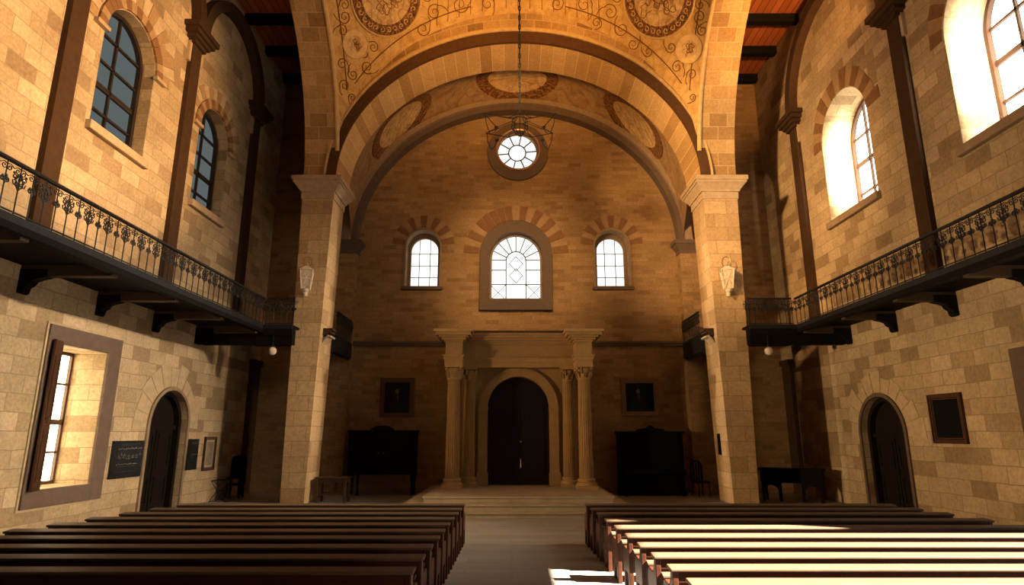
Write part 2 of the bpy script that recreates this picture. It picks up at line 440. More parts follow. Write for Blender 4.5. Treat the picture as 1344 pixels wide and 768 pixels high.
# ------------------------------------------------------------------ piers
def pier(side):
    # corners (x) read at the foot and at the capital; the shaft widens slightly upward like the original
    if side == 'L': xi0, xo0, xi1, xo1 = -6.37, -7.10, -6.12, -7.18
    else: xi0, xo0, xi1, xo1 = 6.79, 7.56, 6.55, 7.72
    nm = 'left' if side == 'L' else 'right'
    t = thing('stone_pier', 'tall square limestone pier at the %s of the sanctuary' % nm, 'pier', ((xi0 + xo0) / 2, (PF + PB) / 2, 0), kind='structure')
    ox, oy = t.location.x, t.location.y
    def add(b, n, m, **k): return b.build(n, m, t, loc=(-ox, -oy, 0), **k)
    b = MB(); b.frustum(min(xi0, xo0), max(xi0, xo0), PF, PB, 0, min(xi1, xo1), max(xi1, xo1), PF, PB, 10.0)
    add(b, 'shaft', M['stone_pier'])
    b = MB(); lo, hi = min(xi1, xo1), max(xi1, xo1)
    for (e0, z0, e1, z1) in ((.03, 9.95, .03, 10.2), (.07, 10.2, .10, 10.28), (.10, 10.28, .24, 10.46), (.27, 10.46, .27, 10.55), (.31, 10.55, .31, 10.7)):
        b.frustum(lo - e0, hi + e0, PF - e0, PB + e0, z0, lo - e1, hi + e1, PF - e1, PB + e1, z1)
    add(b, 'capital', M['cap_stone'], weld=False)
    return t
pier('L'); pier('R')

# ------------------------------------------------------------------ great transverse arch between the piers
EB = 5.3
def ell(th, a, bz, z0=SPR): return (CX + a * math.cos(th), z0 + bz * math.sin(th))
NA = 64
t = thing('stone_arch', 'great round arch of radial stones spanning the two piers', 'arch', (CX, PF, SPR), kind='structure')
def rel(b, n, m, par, **k): return b.build(n, m, par, loc=tuple(-c for c in par.location), **k)
b = MB(); arc = 0
for i in range(NA):
    t0, t1 = PI * i / NA, PI * (i + 1) / NA
    p, q = ell(t0, AX, EB), ell(t1, AX, EB); L = math.dist(p, q)
    b.face([(p[0], PF - .05, p[1]), (q[0], PF - .05, q[1]), (q[0], PB + .4, q[1]), (p[0], PB + .4, p[1])], [(arc, .1), (arc + L, .1), (arc + L, 1.5), (arc, 1.5)]); arc += L
rel(b, 'soffit', M['voussoir'], t)
b = MB()
def outer(th): return (CX + (AX + .45) * math.cos(th), 10.9 + (AX + .45) * math.sin(th))
for i in range(NA):
    t0, t1 = PI * i / NA, PI * (i + 1) / NA
    p, q, P, Q = ell(t0, AX, EB), ell(t1, AX, EB), outer(t0), outer(t1)
    u0, u1 = 6.5 * t0, 6.5 * t1
    b.face([(p[0], PF, p[1]), (q[0], PF, q[1]), (Q[0], PF, Q[1]), (P[0], PF, P[1])], [(u0, 0), (u1, 0), (u1, math.dist(q, Q)), (u0, math.dist(p, P))])
    b.face([(p[0], PB + .4, p[1]), (q[0], PB + .4, q[1]), (Q[0], PB + .4, Q[1] + 2), (P[0], PB + .4, P[1] + 2)], [(u0, 0), (u1, 0), (u1, 1), (u0, 1)])
rel(b, 'face', M['arch_brick'], t)
b = MB()
pts_i = [ell(PI * i / NA, AX - .01, EB - .01) for i in range(NA + 1)]
pts_o = [(CX + (AX + .30) * math.cos(PI * i / NA), SPR + (EB + .42) * math.sin(PI * i / NA)) for i in range(NA + 1)]
b.ring(pts_o, pts_i, lambda a, z, d: (a, PF + d, z), -.10, .02, closed=False)
rel(b, 'archivolt', M['dark_band'], t)
b = MB()
pi2 = [(CX + (AX + .31) * math.cos(PI * i / NA), SPR + (EB + .43) * math.sin(PI * i / NA)) for i in range(NA + 1)]
po2 = [(CX + (AX + .37) * math.cos(PI * i / NA), SPR + (EB + .53) * math.sin(PI * i / NA)) for i in range(NA + 1)]
b.ring(po2, pi2, lambda a, z, d: (a, PF + d, z), -.15, .02, closed=False)
rel(b, 'bead', M['mould_light'], t)

# ------------------------------------------------------------------ longitudinal arches (their undersides rise from the pier fronts)
YC = PF - AX
for side in ('L', 'R'):
    xi, xo = (CX - AX, -7.2) if side == 'L' else (CX + AX, 7.74)
    t = thing('stone_arch', 'side arch over the %s aisle, its underside rising from the pier capital' % ('left' if side == 'L' else 'right'), 'arch', ((xi + xo) / 2, PF, SPR), kind='structure')
    b = MB(); f = MB()
    for i in range(48):
        t0, t1 = PI * i / 48, PI * (i + 1) / 48
        p = (YC + AX * math.cos(t0), SPR + AX * math.sin(t0)); q = (YC + AX * math.cos(t1), SPR + AX * math.sin(t1))
        u0, u1 = AX * t0, AX * t1
        b.face([(xi, p[0], p[1]), (xi, q[0], q[1]), (xo, q[0], q[1]), (xo, p[0], p[1])], [(0, u0), (0, u1), (abs(xo - xi), u1), (abs(xo - xi), u0)])
        f.face([(xo, p[0], p[1]), (xo, q[0], q[1]), (xo, q[0], 17.6), (xo, p[0], 17.6)])
        f.face([(xi, p[0], p[1]), (xi, q[0], q[1]), (xi, q[0], 17.9), (xi, p[0], 17.9)])
    f.box(min(xi, xo), max(xi, xo), PF, PB, SPR - .02, 17.6)
    rel(b, 'soffit', M['stone_soffit'], t); rel(f, 'face', M['stone_pier'], t)
    b = MB()
    s = 1 if side == 'L' else -1
    b.tube([(xi + s * .03, YC + (AX - .02) * math.cos(PI * i / 60), SPR + (AX - .02) * math.sin(PI * i / 60)) for i in range(3, 58)], .075, 8)
    rel(b, 'rib', M['mould_light'], t, smooth=True)

# ------------------------------------------------------------------ sail vault over the nave bay
RS = math.hypot(AX, AX) + .02; ZC = 10.9
SC = Vector((CX, YC, ZC))
b = MB(); N = 64
g = [[None] * (N + 1) for _ in range(N + 1)]
for i in range(N + 1):
    for j in range(N + 1):
        x, y = -AX + 2 * AX * i / N, -AX + 2 * AX * j / N
        g[i][j] = (CX + x, YC + y, ZC + math.sqrt(max(0, RS * RS - x * x - y * y)))
for i in range(N):
    for j in range(N): b.face([g[i][j], g[i + 1][j], g[i + 1][j + 1], g[i][j + 1]])
ov = b.build('ceiling_vault', M['fresco'], smooth=True)
tag(ov, 'golden painted vault over the nave with scrolling ornament', 'vault', kind='structure')

def on_sphere(d_):  # direction from sphere centre
    return SC + d_ * (RS - .03)
def hit_sphere(u, v):
    d = ray(u, v); o = Vector((0, 0, H)) - SC
    A = d.dot(d); B = 2 * o.dot(d); Cc = o.dot(o) - RS * RS
    k = (-B + math.sqrt(B * B - 4 * A * Cc)) / (2 * A)
    return Vector((0, 0, H)) + d * k
def disc_on(cn, r0, r1, off, rings=5, n=40):
    cn = cn.normalized(); e1 = cn.orthogonal().normalized(); e2 = cn.cross(e1)
    b = MB(); G = []
    for i in range(rings + 1):
        a = (r0 + (r1 - r0) * i / rings) / RS
        G.append([SC + (cn * math.cos(a) + (e1 * math.cos(2 * PI * k / n) + e2 * math.sin(2 * PI * k / n)) * math.sin(a)) * (RS - off) for k in range(n)])
    for i in range(rings):
        for k in range(n): b.face([G[i][k], G[i][(k + 1) % n], G[i + 1][(k + 1) % n], G[i + 1][k]])
    # skirt so the disc is a solid relief
    for k in range(n):
        p, q = G[rings][k], G[rings][(k + 1) % n]
        b.face([p, q, SC + (q - SC).normalized() * (RS + .02), SC + (p - SC).normalized() * (RS + .02)])
    return b
def ring_on(cn, r, off, tr, n=48):
    cn = cn.normalized(); e1 = cn.orthogonal().normalized(); e2 = cn.cross(e1); a = r / RS
    b = MB(); b.tube([SC + (cn * math.cos(a) + (e1 * math.cos(2 * PI * k / n) + e2 * math.sin(2 * PI * k / n)) * math.sin(a)) * (RS - off) for k in range(n)], tr, 6, closed=True)
    return b

def sph_local(h, a, b_, off=.02):
    cn = (h - SC).normalized(); e1 = Vector((1, 0, 0)); e1 = (e1 - cn * cn.dot(e1)).normalized(); e2 = cn.cross(e1)
    return SC + (cn + (e1 * a + e2 * b_) / RS).normalized() * (RS - off)
b = MB(); rnd = random.Random(11)
for u, v, r, sg in ((452, 112, .20, 1), (463, 98, .20, -1), (449, 84, .2, -1), (482, 88, .24, 1), (449, 40, .2, 1), (452, 22, .22, -1), (478, 70, .16, -1), (490, 62, .2, 1), (555, 38, .26, 1), (570, 16, .28, -1),
                    (540, 58, .2, -1), (520, 68, .18, 1), (588, 30, .22, 1), (604, 6, .3, 1), (640, 5, .26, -1), (452, 6, .2, 1), (560, -4, .25, 1), (462, 128, .14, 1)):
    for m in (1, -1):
        uu = u if m == 1 else 2 * 685.5 - u
        h = hit_sphere(uu, v); s0 = rnd.uniform(0, 6.28)
        if abs(h.x - CX) > AX - .1 or h.y > PF - .1: continue
        n_ = 26
        b.tube([sph_local(h, m * sg * r * (1 - .85 * i / n_) * math.cos(s0 + 9.5 * i / n_), r * (1 - .85 * i / n_) * math.sin(s0 + 9.5 * i / n_)) for i in range(n_ + 1)], [.018 - .008 * i / n_ for i in range(n_ + 1)], 5)
        b.tube([sph_local(h, m * sg * r * (.9 + .9 * i / 8) * math.cos(s0 - .12 * i), r * (.9 + .9 * i / 8) * math.sin(s0 - .12 * i)) for i in range(9)], .013, 5)
for m in (1, -1):
    L1 = []; L2 = []
    for i in range(24):
        th = math.radians(24 + 50 * i / 23)
        x = m * AX * math.cos(th); y = AX - .30
        if x * x + y * y < RS * RS: L1.append(SC + Vector((x, y, math.sqrt(RS * RS - x * x - y * y))).normalized() * (RS - .02))
        y2 = AX * math.cos(math.radians(20 + 40 * i / 23)) ; x2 = m * (AX - .30)
        if x2 * x2 + y2 * y2 < RS * RS: L2.append(SC + Vector((x2, y2, math.sqrt(RS * RS - x2 * x2 - y2 * y2))).normalized() * (RS - .02))
    b.tube(L1, .02, 5); b.tube(L2, .02, 5)
for k in range(15):
    th = math.radians(62 + 56 * k / 14); pts = []
    for i in range(6):
        x = AX * math.cos(th) * (1 - .012 * i); y = AX - .12 - .26 * i
        pts.append(SC + Vector((x, y, math.sqrt(RS * RS - x * x - y * y))).normalized() * (RS - .015))
    b.tube(pts, .012, 5)
b.build('scrollwork', M['ornament'], ov, smooth=True)
for (u, v, r, lb, big) in ((506, -4, 1.24, 'large round painted medallion on the vault, left of the lamp chain', 1), (866, -2, 1.24, 'large round painted medallion on the vault, right of the lamp chain', 1),
                           (466, 58, .46, 'small painted rosette low on the left corner of the vault', 0), (905, 64, .46, 'small painted rosette low on the right corner of the vault', 0)):
    h = hit_sphere(u, v); cn = h - SC
    o = thing('painted_medallion' if big else 'painted_rosette', lb, 'medallion', tuple(h), group='medallions on the nave vault' if big else 'corner rosettes on the nave vault')
    rel(disc_on(cn, .0, r * (.72 if big else .6), .05), 'painting', M['medal'], o, smooth=True)
    rel(disc_on(cn, r * (.70 if big else .55), r, .04), 'wreath', M['medal_rim'] if big else M['mould_light'], o, smooth=True)
    f = MB(); rnd = random.Random(int(u))
    if big:
        for q in range(9):
            a0 = 2 * PI * q / 9; rr = r * .86
            for w_ in range(3):
                n_ = 12; c0 = (rr * math.cos(a0 + w_ * .23), rr * math.sin(a0 + w_ * .23)); s0 = rnd.uniform(0, 6.28)
                f.tube([sph_local(h, c0[0] + .10 * (1 - .7 * i / n_) * math.cos(s0 + 6 * i / n_), c0[1] + .10 * (1 - .7 * i / n_) * math.sin(s0 + 6 * i / n_), .06) for i in range(n_ + 1)], .016, 5)
        rel(f, 'wreath_leaves', M['mould_light'], o, smooth=True); f = MB()
    for q in range(11 if big else 4):
        aa = rnd.uniform(0, 6.28); d0 = rnd.uniform(.05, .5) * r; c0 = (d0 * math.cos(aa), d0 * math.sin(aa)); k0 = rnd.uniform(.10, .20) * (r if big else r * 1.2); s0 = rnd.uniform(0, 6.28)
        f.tube([sph_local(h, c0[0] + k0 * (1 + .35 * math.sin(3 * t_ + s0)) * math.cos(t_) * (1 - .08 * t_), c0[1] + k0 * 1.3 * (1 + .35 * math.cos(2 * t_ + s0)) * math.sin(t_) * (1 - .08 * t_), .06) for t_ in [5.6 * i / 24 for i in range(25)]], .012, 5)
    rel(f, 'figure_lines', M['ornament'], o, smooth=True)
    rel(ring_on(cn, r * 1.03, .05, .035 if big else .022), 'rim', M['mould_light'], o, smooth=True)

# ------------------------------------------------------------------ chancel vault and the arch against the end wall
CZ, CA, CBz = 9.55, 6.40, 5.75
def chan(th, s):
    a = AX + (CA + .25 - AX) * s; bz = EB + .15 + (CBz + .3 - EB - .15) * s; z0 = SPR + (CZ - SPR) * s
    x = CX + a * math.cos(th); z = z0 + bz * math.sin(th); y = PB + .38 + (YB - PB - .38) * s
    z += .55 * math.sin(PI * min(1, max(0, s))) * math.sin(th)
    return Vector((x, y, z))
b = MB()
for i in range(64):
    for j in range(10):
        t0, t1, s0, s1 = PI * i / 64, PI * (i + 1) / 64, j / 10, (j + 1) / 10
        b.face([chan(t0, s0), chan(t1, s0), chan(t1, s1), chan(t0, s1)])
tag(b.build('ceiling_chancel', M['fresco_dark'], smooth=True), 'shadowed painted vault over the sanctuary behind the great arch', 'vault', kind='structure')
for thc, lb in ((90, 'middle dark painted medallion on the sanctuary vault'), (138, 'dark painted medallion on the left haunch of the sanctuary vault'), (42, 'dark painted medallion on the right haunch of the sanctuary vault')):
    c = chan(math.radians(thc), .47)
    o = thing('painted_medallion', lb, 'medallion', tuple(c), group='medallions on the sanctuary vault')
    def patch(r0, r1, off):
        b = MB(); n = 40; G = []
        for i in range(5):
            r = r0 + (r1 - r0) * i / 4
            row = []
            for k in range(n):
                a = 2 * PI * k / n
                p = chan(math.radians(thc) + 1.45 * r * math.cos(a) / 6.3, .47 + .95 * r * math.sin(a) / 2.6)
                row.append(p + (Vector((CX, p.y, CZ)) - p).normalized() * off)
            G.append(row)
        for i in range(4):
            for k in range(n): b.face([G[i][k], G[i][(k + 1) % n], G[i + 1][(k + 1) % n], G[i + 1][k]])
        for k in range(n):
            p, q = G[4][k], G[4][(k + 1) % n]
            b.face([p, q, q + (q - Vector((CX, q.y, CZ))).normalized() * (off + .02), p + (p - Vector((CX, p.y, CZ))).normalized() * (off + .02)])
        return b
    rel(patch(0, .86, .04), 'painting', M['medal'], o, smooth=True)
    rel(patch(.82, 1.15, .05), 'wreath', M['medal_rim'], o, smooth=True)

t = thing('wall_arch', 'moulded half-round arch rib framing the top of the end wall', 'arch', (CX, YB, CZ), kind='structure')
ai = [(CX + CA * math.cos(PI * i / NA), CZ + CBz * math.sin(PI * i / NA)) for i in range(NA + 1)]
am = [(CX + (CA + .22) * math.cos(PI * i / NA), CZ + (CBz + .22) * math.sin(PI * i / NA)) for i in range(NA + 1)]
ao = [(CX + (CA + .5) * math.cos(PI * i / NA), CZ + (CBz + .42) * math.sin(PI * i / NA)) for i in range(NA + 1)]
b = MB(); b.ring(am, ai, lambda a, z, d: (a, YB + d, z), -.45, 0, closed=False); rel(b, 'rib', M['frame_stone'], t)
b = MB(); b.ring(ao, am, lambda a, z, d: (a, YB + d, z), -.62, 0, closed=False); rel(b, 'outer_rib', M['sill_stone'], t)
for side, xa, xb_ in (('left', -6.95, -6.15), ('right', 6.62, 7.42)):
    t = thing('wall_pilaster', 'flat stone pilaster on the end wall at the %s of the arch' % side, 'pilaster', ((xa + xb_) / 2, YB, 0), kind='structure')
    b = MB(); b.box(xa, xb_, YB - .45, YB, 0, 9.1); rel(b, 'shaft', M['stone_back'], t)
    b = MB()
    for e0, z0, e1, z1 in ((.04, 9.05, .04, 9.2), (.06, 9.2, .2, 9.4), (.24, 9.4, .24, 9.55)):
        b.frustum(xa - e0, xb_ + e0, YB - .45 - e0, YB, z0, xa - e1, xb_ + e1, YB - .45 - e1, YB, z1)
    rel(b, 'capital', M['frame_stone'], t, weld=False)

# string course
b = MB()
b.box(-6.15, -2.6, YB - .10, YB, 5.42, 5.52); b.box(-6.15, -2.6, YB - .16, YB, 5.52, 5.60)
tag(b.build('trim_1', M['frame_stone']), 'dark string course on the end wall left of the portal', 'moulding', kind='structure')
b = MB()
b.box(3.1, 6.62, YB - .10, YB, 5.42, 5.52); b.box(3.1, 6.62, YB - .16, YB, 5.52, 5.60)
tag(b.build('trim_2', M['frame_stone']), 'dark string course on the end wall right of the portal', 'moulding', kind='structure')

# ------------------------------------------------------------------ side-wall pilasters with wall arches
def side_pilasters(side, ys, capz, labs):
    mp = MAPS[side]; lr = 'left' if side == 'L' else 'right'
    for y, lb in zip(ys, labs):
        o = thing('wall_pilaster', lb, 'pilaster', mp(y, 5.45, 0), kind='structure')
        b = MB(); b.prism(rect(y - .24, y + .24, 5.45, capz - .55), mp, -.14, 0); rel(b, 'shaft', M['brown_strip'], o)
        b = MB(); b.prism(rect(y - .34, y + .34, capz - 1.15, capz - .5), mp, -.10, 0); rel(b, 'neck', M['cap_stone'], o)
        b = MB()
        for e, z0, z1 in ((.32, capz - .55, capz - .42), (.42, capz - .42, capz - .3), (.54, capz - .3, capz - .16), (.64, capz - .16, capz)):
            b.prism(rect(y - e, y + e, z0, z1), mp, -e * .7, 0)
        rel(b, 'capital', M['brown_strip'], o, weld=False)
    for y0, y1 in zip(ys[:-1], ys[1:]):
        a = (y0 + y1) / 2; hf = (y1 - y0) / 2
        rz = min(hf, 16.6 - capz)
        o = thing('wall_arch', 'dark blind arch rib on the %s wall above the %s' % (lr, 'window nearer the piers' if y1 > 19 else ('tall window' if y1 > 14 else 'front pews')), 'arch', mp(a, capz, 0), kind='structure')
        n = 28
        ao = [(a + (hf + .05) * math.cos(PI * i / n), capz + (rz + .05) * math.sin(PI * i / n)) for i in range(n + 1)]
        ai = [(a + (hf - .30) * math.cos(PI * i / n), capz + (rz - .30) * math.sin(PI * i / n)) for i in range(n + 1)]
        b = MB(); b.ring(ao, ai, mp, -.30, 0, closed=False); rel(b, 'rib', M['brown_strip'], o)
side_pilasters('L', [7.0, 11.75, 16.4, 20.9], 14.1, ['brown wall pilaster near the front edge of the left balcony', 'brown wall pilaster left of the taller arched window on the left wall',
               'brown wall pilaster between the two arched windows on the left wall', 'brown wall pilaster at the far end of the left wall beside the pier'])
side_pilasters('R', [8.6, 14.4, 20.4], 13.5, ['brown wall pilaster near the front edge of the right balcony', 'brown wall pilaster between the two bright windows on the right wall', 'brown wall pilaster at the far end of the right wall beside the pier'])

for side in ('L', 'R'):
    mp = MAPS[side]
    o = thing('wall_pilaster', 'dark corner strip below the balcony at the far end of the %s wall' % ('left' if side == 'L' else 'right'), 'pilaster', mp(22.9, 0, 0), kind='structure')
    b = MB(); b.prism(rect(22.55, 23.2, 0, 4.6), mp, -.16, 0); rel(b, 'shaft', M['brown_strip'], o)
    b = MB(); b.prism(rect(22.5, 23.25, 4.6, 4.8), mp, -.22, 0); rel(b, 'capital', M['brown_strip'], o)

# ------------------------------------------------------------------ voussoir fans
def fan(mp, ac, zs, r0, r1, n, a0, a1, parent, gap=.10, d=-.025, mats=('fan_a', 'fan_b'), name='arch_stones', rr=.0):
    b = MB(); rnd = random.Random(int(ac * 100) + n)
    for i in range(n):
        t0 = a0 + (a1 - a0) * (i + gap * .5) / n; t1 = a0 + (a1 - a0) * (i + 1 - gap * .5) / n
        R = r1 * (1 + rr * (rnd.random() - .5))
        poly = [(ac + r0 * math.cos(t0), zs + r0 * math.sin(t0)), (ac + R * math.cos(t0), zs + R * math.sin(t0)), (ac + R * math.cos(t1), zs + R * math.sin(t1)), (ac + r0 * math.cos(t1), zs + r0 * math.sin(t1))]
        b.prism(poly, mp, d, .01, mi=1 if i % 2 == 0 or rnd.random() < .05 else 0)
    return rel(b, name, [M[m] for m in mats], parent, weld=False)

# ------------------------------------------------------------------ windows of the end wall
def pane_poly(mp, poly, d, thick=.02):
    b = MB(); b.prism(poly, mp, d, d + thick); return b
def line(b, mp, p, q, d, r=.02):
    b.tube([mp(p[0], p[1], d), mp(q[0], q[1], d)], r, 6)

w = CW
o = thing('window_1', 'large leaded arched window in the middle of the end wall', 'window', mB(w['a'], w['z0'], 0), kind='structure')
a = w['a']
b = MB(); outer_ = arch(a, 1.45, 6.83, w['zs'] + .10, 1.45); inner_ = arch(a, w['half'], w['z0'], w['zs'])
b.ring(outer_, inner_, mB, -.16, .0); rel(b, 'frame', M['frame_stone'], o, bevel=.02)
b = MB(); b.ring(arch(a, w['half'] + .06, w['z0'] - .06, w['zs']), arch(a, w['half'] - .07, w['z0'] + .07, w['zs']), mB, .10, .26); rel(b, 'sash', M['sill_stone'], o)
rel(pane_poly(mB, arch(a, w['half'] + .02, w['z0'], w['zs']), .30), 'pane', M['glass_white'], o)
b = MB(); hf = w['half']; zs = w['zs']; dd = .27
ih = .40
for zz in (7.95, 8.55, zs): 
    for s in (-1, 1): line(b, mB, (a + s * hf, zz), (a + s * ih, zz), dd)
line(b, mB, (a - hf, 7.95), (a + hf, 7.95), dd)
for s in (-1, 1): line(b, mB, (a + s * ih, w['z0']), (a + s * ih, zs - .05), dd)
b.tube([mB(a + ih * math.cos(PI * i / 14), zs - .05 + ih * math.sin(PI * i / 14), dd) for i in range(15)], .022, 6)
for k in range(1, 8):
    th = PI * k / 8; line(b, mB, (a + ih * math.cos(th), zs - .05 + ih * math.sin(th)), (a + hf * math.cos(th), zs + hf * math.sin(th)), dd)
for zc in (8.32, 8.82):
    pts = [(a, zc + .3), (a + .27, zc), (a, zc - .3), (a - .27, zc)]
    for i in range(4): line(b, mB, pts[i], pts[(i + 1) % 4], dd, .014)
for s in (-1, 1):
    line(b, mB, (a + s * ih, 7.3), (a + s * hf, 7.95), dd, .013); line(b, mB, (a + s * hf, 7.3), (a + s * ih, 7.95), dd, .013)
rel(b, 'leading', M['lead'], o)
fan(mB, a, zs + .1, 1.5, 2.12, 19, math.radians(3), math.radians(177), o)

for idx, w in enumerate(SW):
    nm = 'left' if idx == 0 else 'right'
    o = thing('window_%d' % (idx + 2), 'small arched window in the end wall, %s of the large one' % nm, 'window', mB(w['a'], w['z0'], 0), kind='structure')
    a = w['a']
    b = MB(); b.ring(arch(a, w['half'] + .07, w['z0'] - .06, w['zs']), arch(a, w['half'], w['z0'] + .0, w['zs']), mB, -.05, .05); rel(b, 'frame', M['sill_stone'], o)
    b = MB(); b.prism(rect(a - .82, a + .82, w['z0'] - .16, w['z0'] - .03), mB, -.10, .1); rel(b, 'sill', M['frame_stone'], o, bevel=.02)
    b = MB(); b.ring(arch(a, w['half'] + .02, w['z0'] - .02, w['zs']), arch(a, w['half'] - .13, w['z0'] + .07, w['zs'] - .06), mB, .48, .62); rel(b, 'sash', M['sill_stone'], o)
    rel(pane_poly(mB, arch(a, w['half'], w['z0'], w['zs']), .64), 'pane', M['glass_white'], o)
    b = MB()
    for x in (-.22, .22): line(b, mB, (a + x, w['z0']), (a + x, w['zs'] + .5), .60, .017)
    for k in range(1, 4): line(b, mB, (a - .6, w['z0'] + .5 * k), (a + .6, w['z0'] + .5 * k), .60, .017)
    rel(b, 'leading', M['lead'], o)
    fan(mB, a, w['zs'] + .06, .75, 1.26, 13, math.radians(2), math.radians(178), o)

o = thing('window_4', 'round window with ten petals high in the end wall', 'window', mB(RND[0], RND[1], 0), kind='structure')
b = MB(); b.ring(circ(RND[0] + .02, RND[1] - .06, 1.27), circ(RND[0], RND[1], RND[2] + .04), mB, -.13, 0); rel(b, 'frame', M['frame_stone'], o, bevel=.02)
b = MB(); b.tube([mB(p[0], p[1], -.16) for p in circ(RND[0] + .04, RND[1] + .02, .90)], .045, 8, closed=True); rel(b, 'rim', M['copper'], o, smooth=True)
rel(pane_poly(mB, circ(RND[0], RND[1], RND[2] + .02), .18), 'pane', M['glass_white'], o)
b = MB()
b.tube([mB(p[0], p[1], .15) for p in circ(RND[0], RND[1], .36, 24)], .028, 6, closed=True)
for k in range(10):
    th = 2 * PI * k / 10 + .1
    line(b, mB, (RND[0] + .36 * math.cos(th), RND[1] + .36 * math.sin(th)), (RND[0] + .8 * math.cos(th), RND[1] + .8 * math.sin(th)), .15, .028)
rel(b, 'leading', M['lead'], o)

# ------------------------------------------------------------------ upper side windows
def side_window(num, side, w, depth, glass, bars, frame_mat, label, sill_mat, fans):
    mp = MAPS[side]; a = w['a']; hf = w['half']
    o = thing('window_%d' % num, label, 'window', mp(a, w['z0'], 0), kind='structure')
    b = MB(); b.ring(arch(a, hf + .01, w['z0'] - .01, w['zs']), arch(a, hf - .11, w['z0'] + .11, w['zs']), mp, depth - .1, depth + .02); rel(b, 'frame', frame_mat, o)
    rel(pane_poly(mp, arch(a, hf, w['z0'], w['zs']), depth + .03), 'pane', glass, o)
    b = MB(); top = w['zs'] + hf
    for x in bars[0]: b.prism(rect(a + x - .03, a + x + .03, w['z0'], w['zs'] + math.sqrt(max(0, hf * hf - x * x)) - .03), mp, depth - .05, depth + .02)
    for k, z in enumerate(bars[1]):
        r = .065 if k == bars[2] else .03
        h = hf if z < w['zs'] else math.sqrt(max(.01, hf * hf - (z - w['zs']) ** 2))
        b.prism(rect(a - h + .04, a + h - .04, z - r, z + r), mp, depth - .05, depth + .02)
    rel(b, 'bars', frame_mat, o)
    b = MB(); b.prism(rect(a - hf - .12, a + hf + .12, w['z0'] - .22, w['z0']), mp, -.14, .02); rel(b, 'sill', sill_mat, o, bevel=.02)
    if fans:
        b = MB(); 
        fan(mp, a, w['zs'], hf + .02, hf + .30, 17, 0, PI, o, gap=.06, d=-.06, mats=('fan_a', 'fan_b'))
        fan(mp, a, w['zs'], hf + .34, hf + .78, 17, 0, PI, o, gap=.08, d=-.02, mats=('fan_c', 'fan_a'), name='outer_arch_stones', rr=.2)
        b = MB()
        for s in (-1, 1): b.prism(rect(a + s * (hf + .18) - .22, a + s * (hf + .18) + .22, w['zs'] - .10, w['zs']), mp, -.12, .0)
        rel(b, 'imposts', M['cap_stone'], o, weld=False)
    else:
        fan(mp, a, w['zs'], hf + .03, hf + .62, 15, 0, PI, o, gap=.06, d=-.02, mats=('fan_a', 'fan_b'), rr=.15)
    return o
side_window(5, 'L', LW[0], .42, M['glass_grey'], ((0.,), (9.75, 10.4, 11.05, 11.75), 1), M['dark_frame'], 'taller arched grey-paned window high on the left wall', M['cap_stone'], True)
side_window(6, 'L', LW[1], .42, M['glass_grey'], ((0.,), (9.6, 10.25, 10.9, 11.6), 1), M['dark_frame'], 'smaller-looking arched grey-paned window on the left wall nearer the pier', M['cap_stone'], True)
side_window(7, 'R', RW[0], 1.05, M['glass_right'], ((-.45, .45), (9.6, 10.6, 11.5), 1), M['frame_wood'], 'dazzling arched window cut by the upper right corner of the view', M['sill_stone'], False)
side_window(8, 'R', RW[1], 1.05, M['glass_right'], ((-.45, .45), (9.7, 10.7, 11.6), 1), M['frame_wood'], 'dazzling sunlit arched window on the right wall nearer the pier', M['sill_stone'], False)

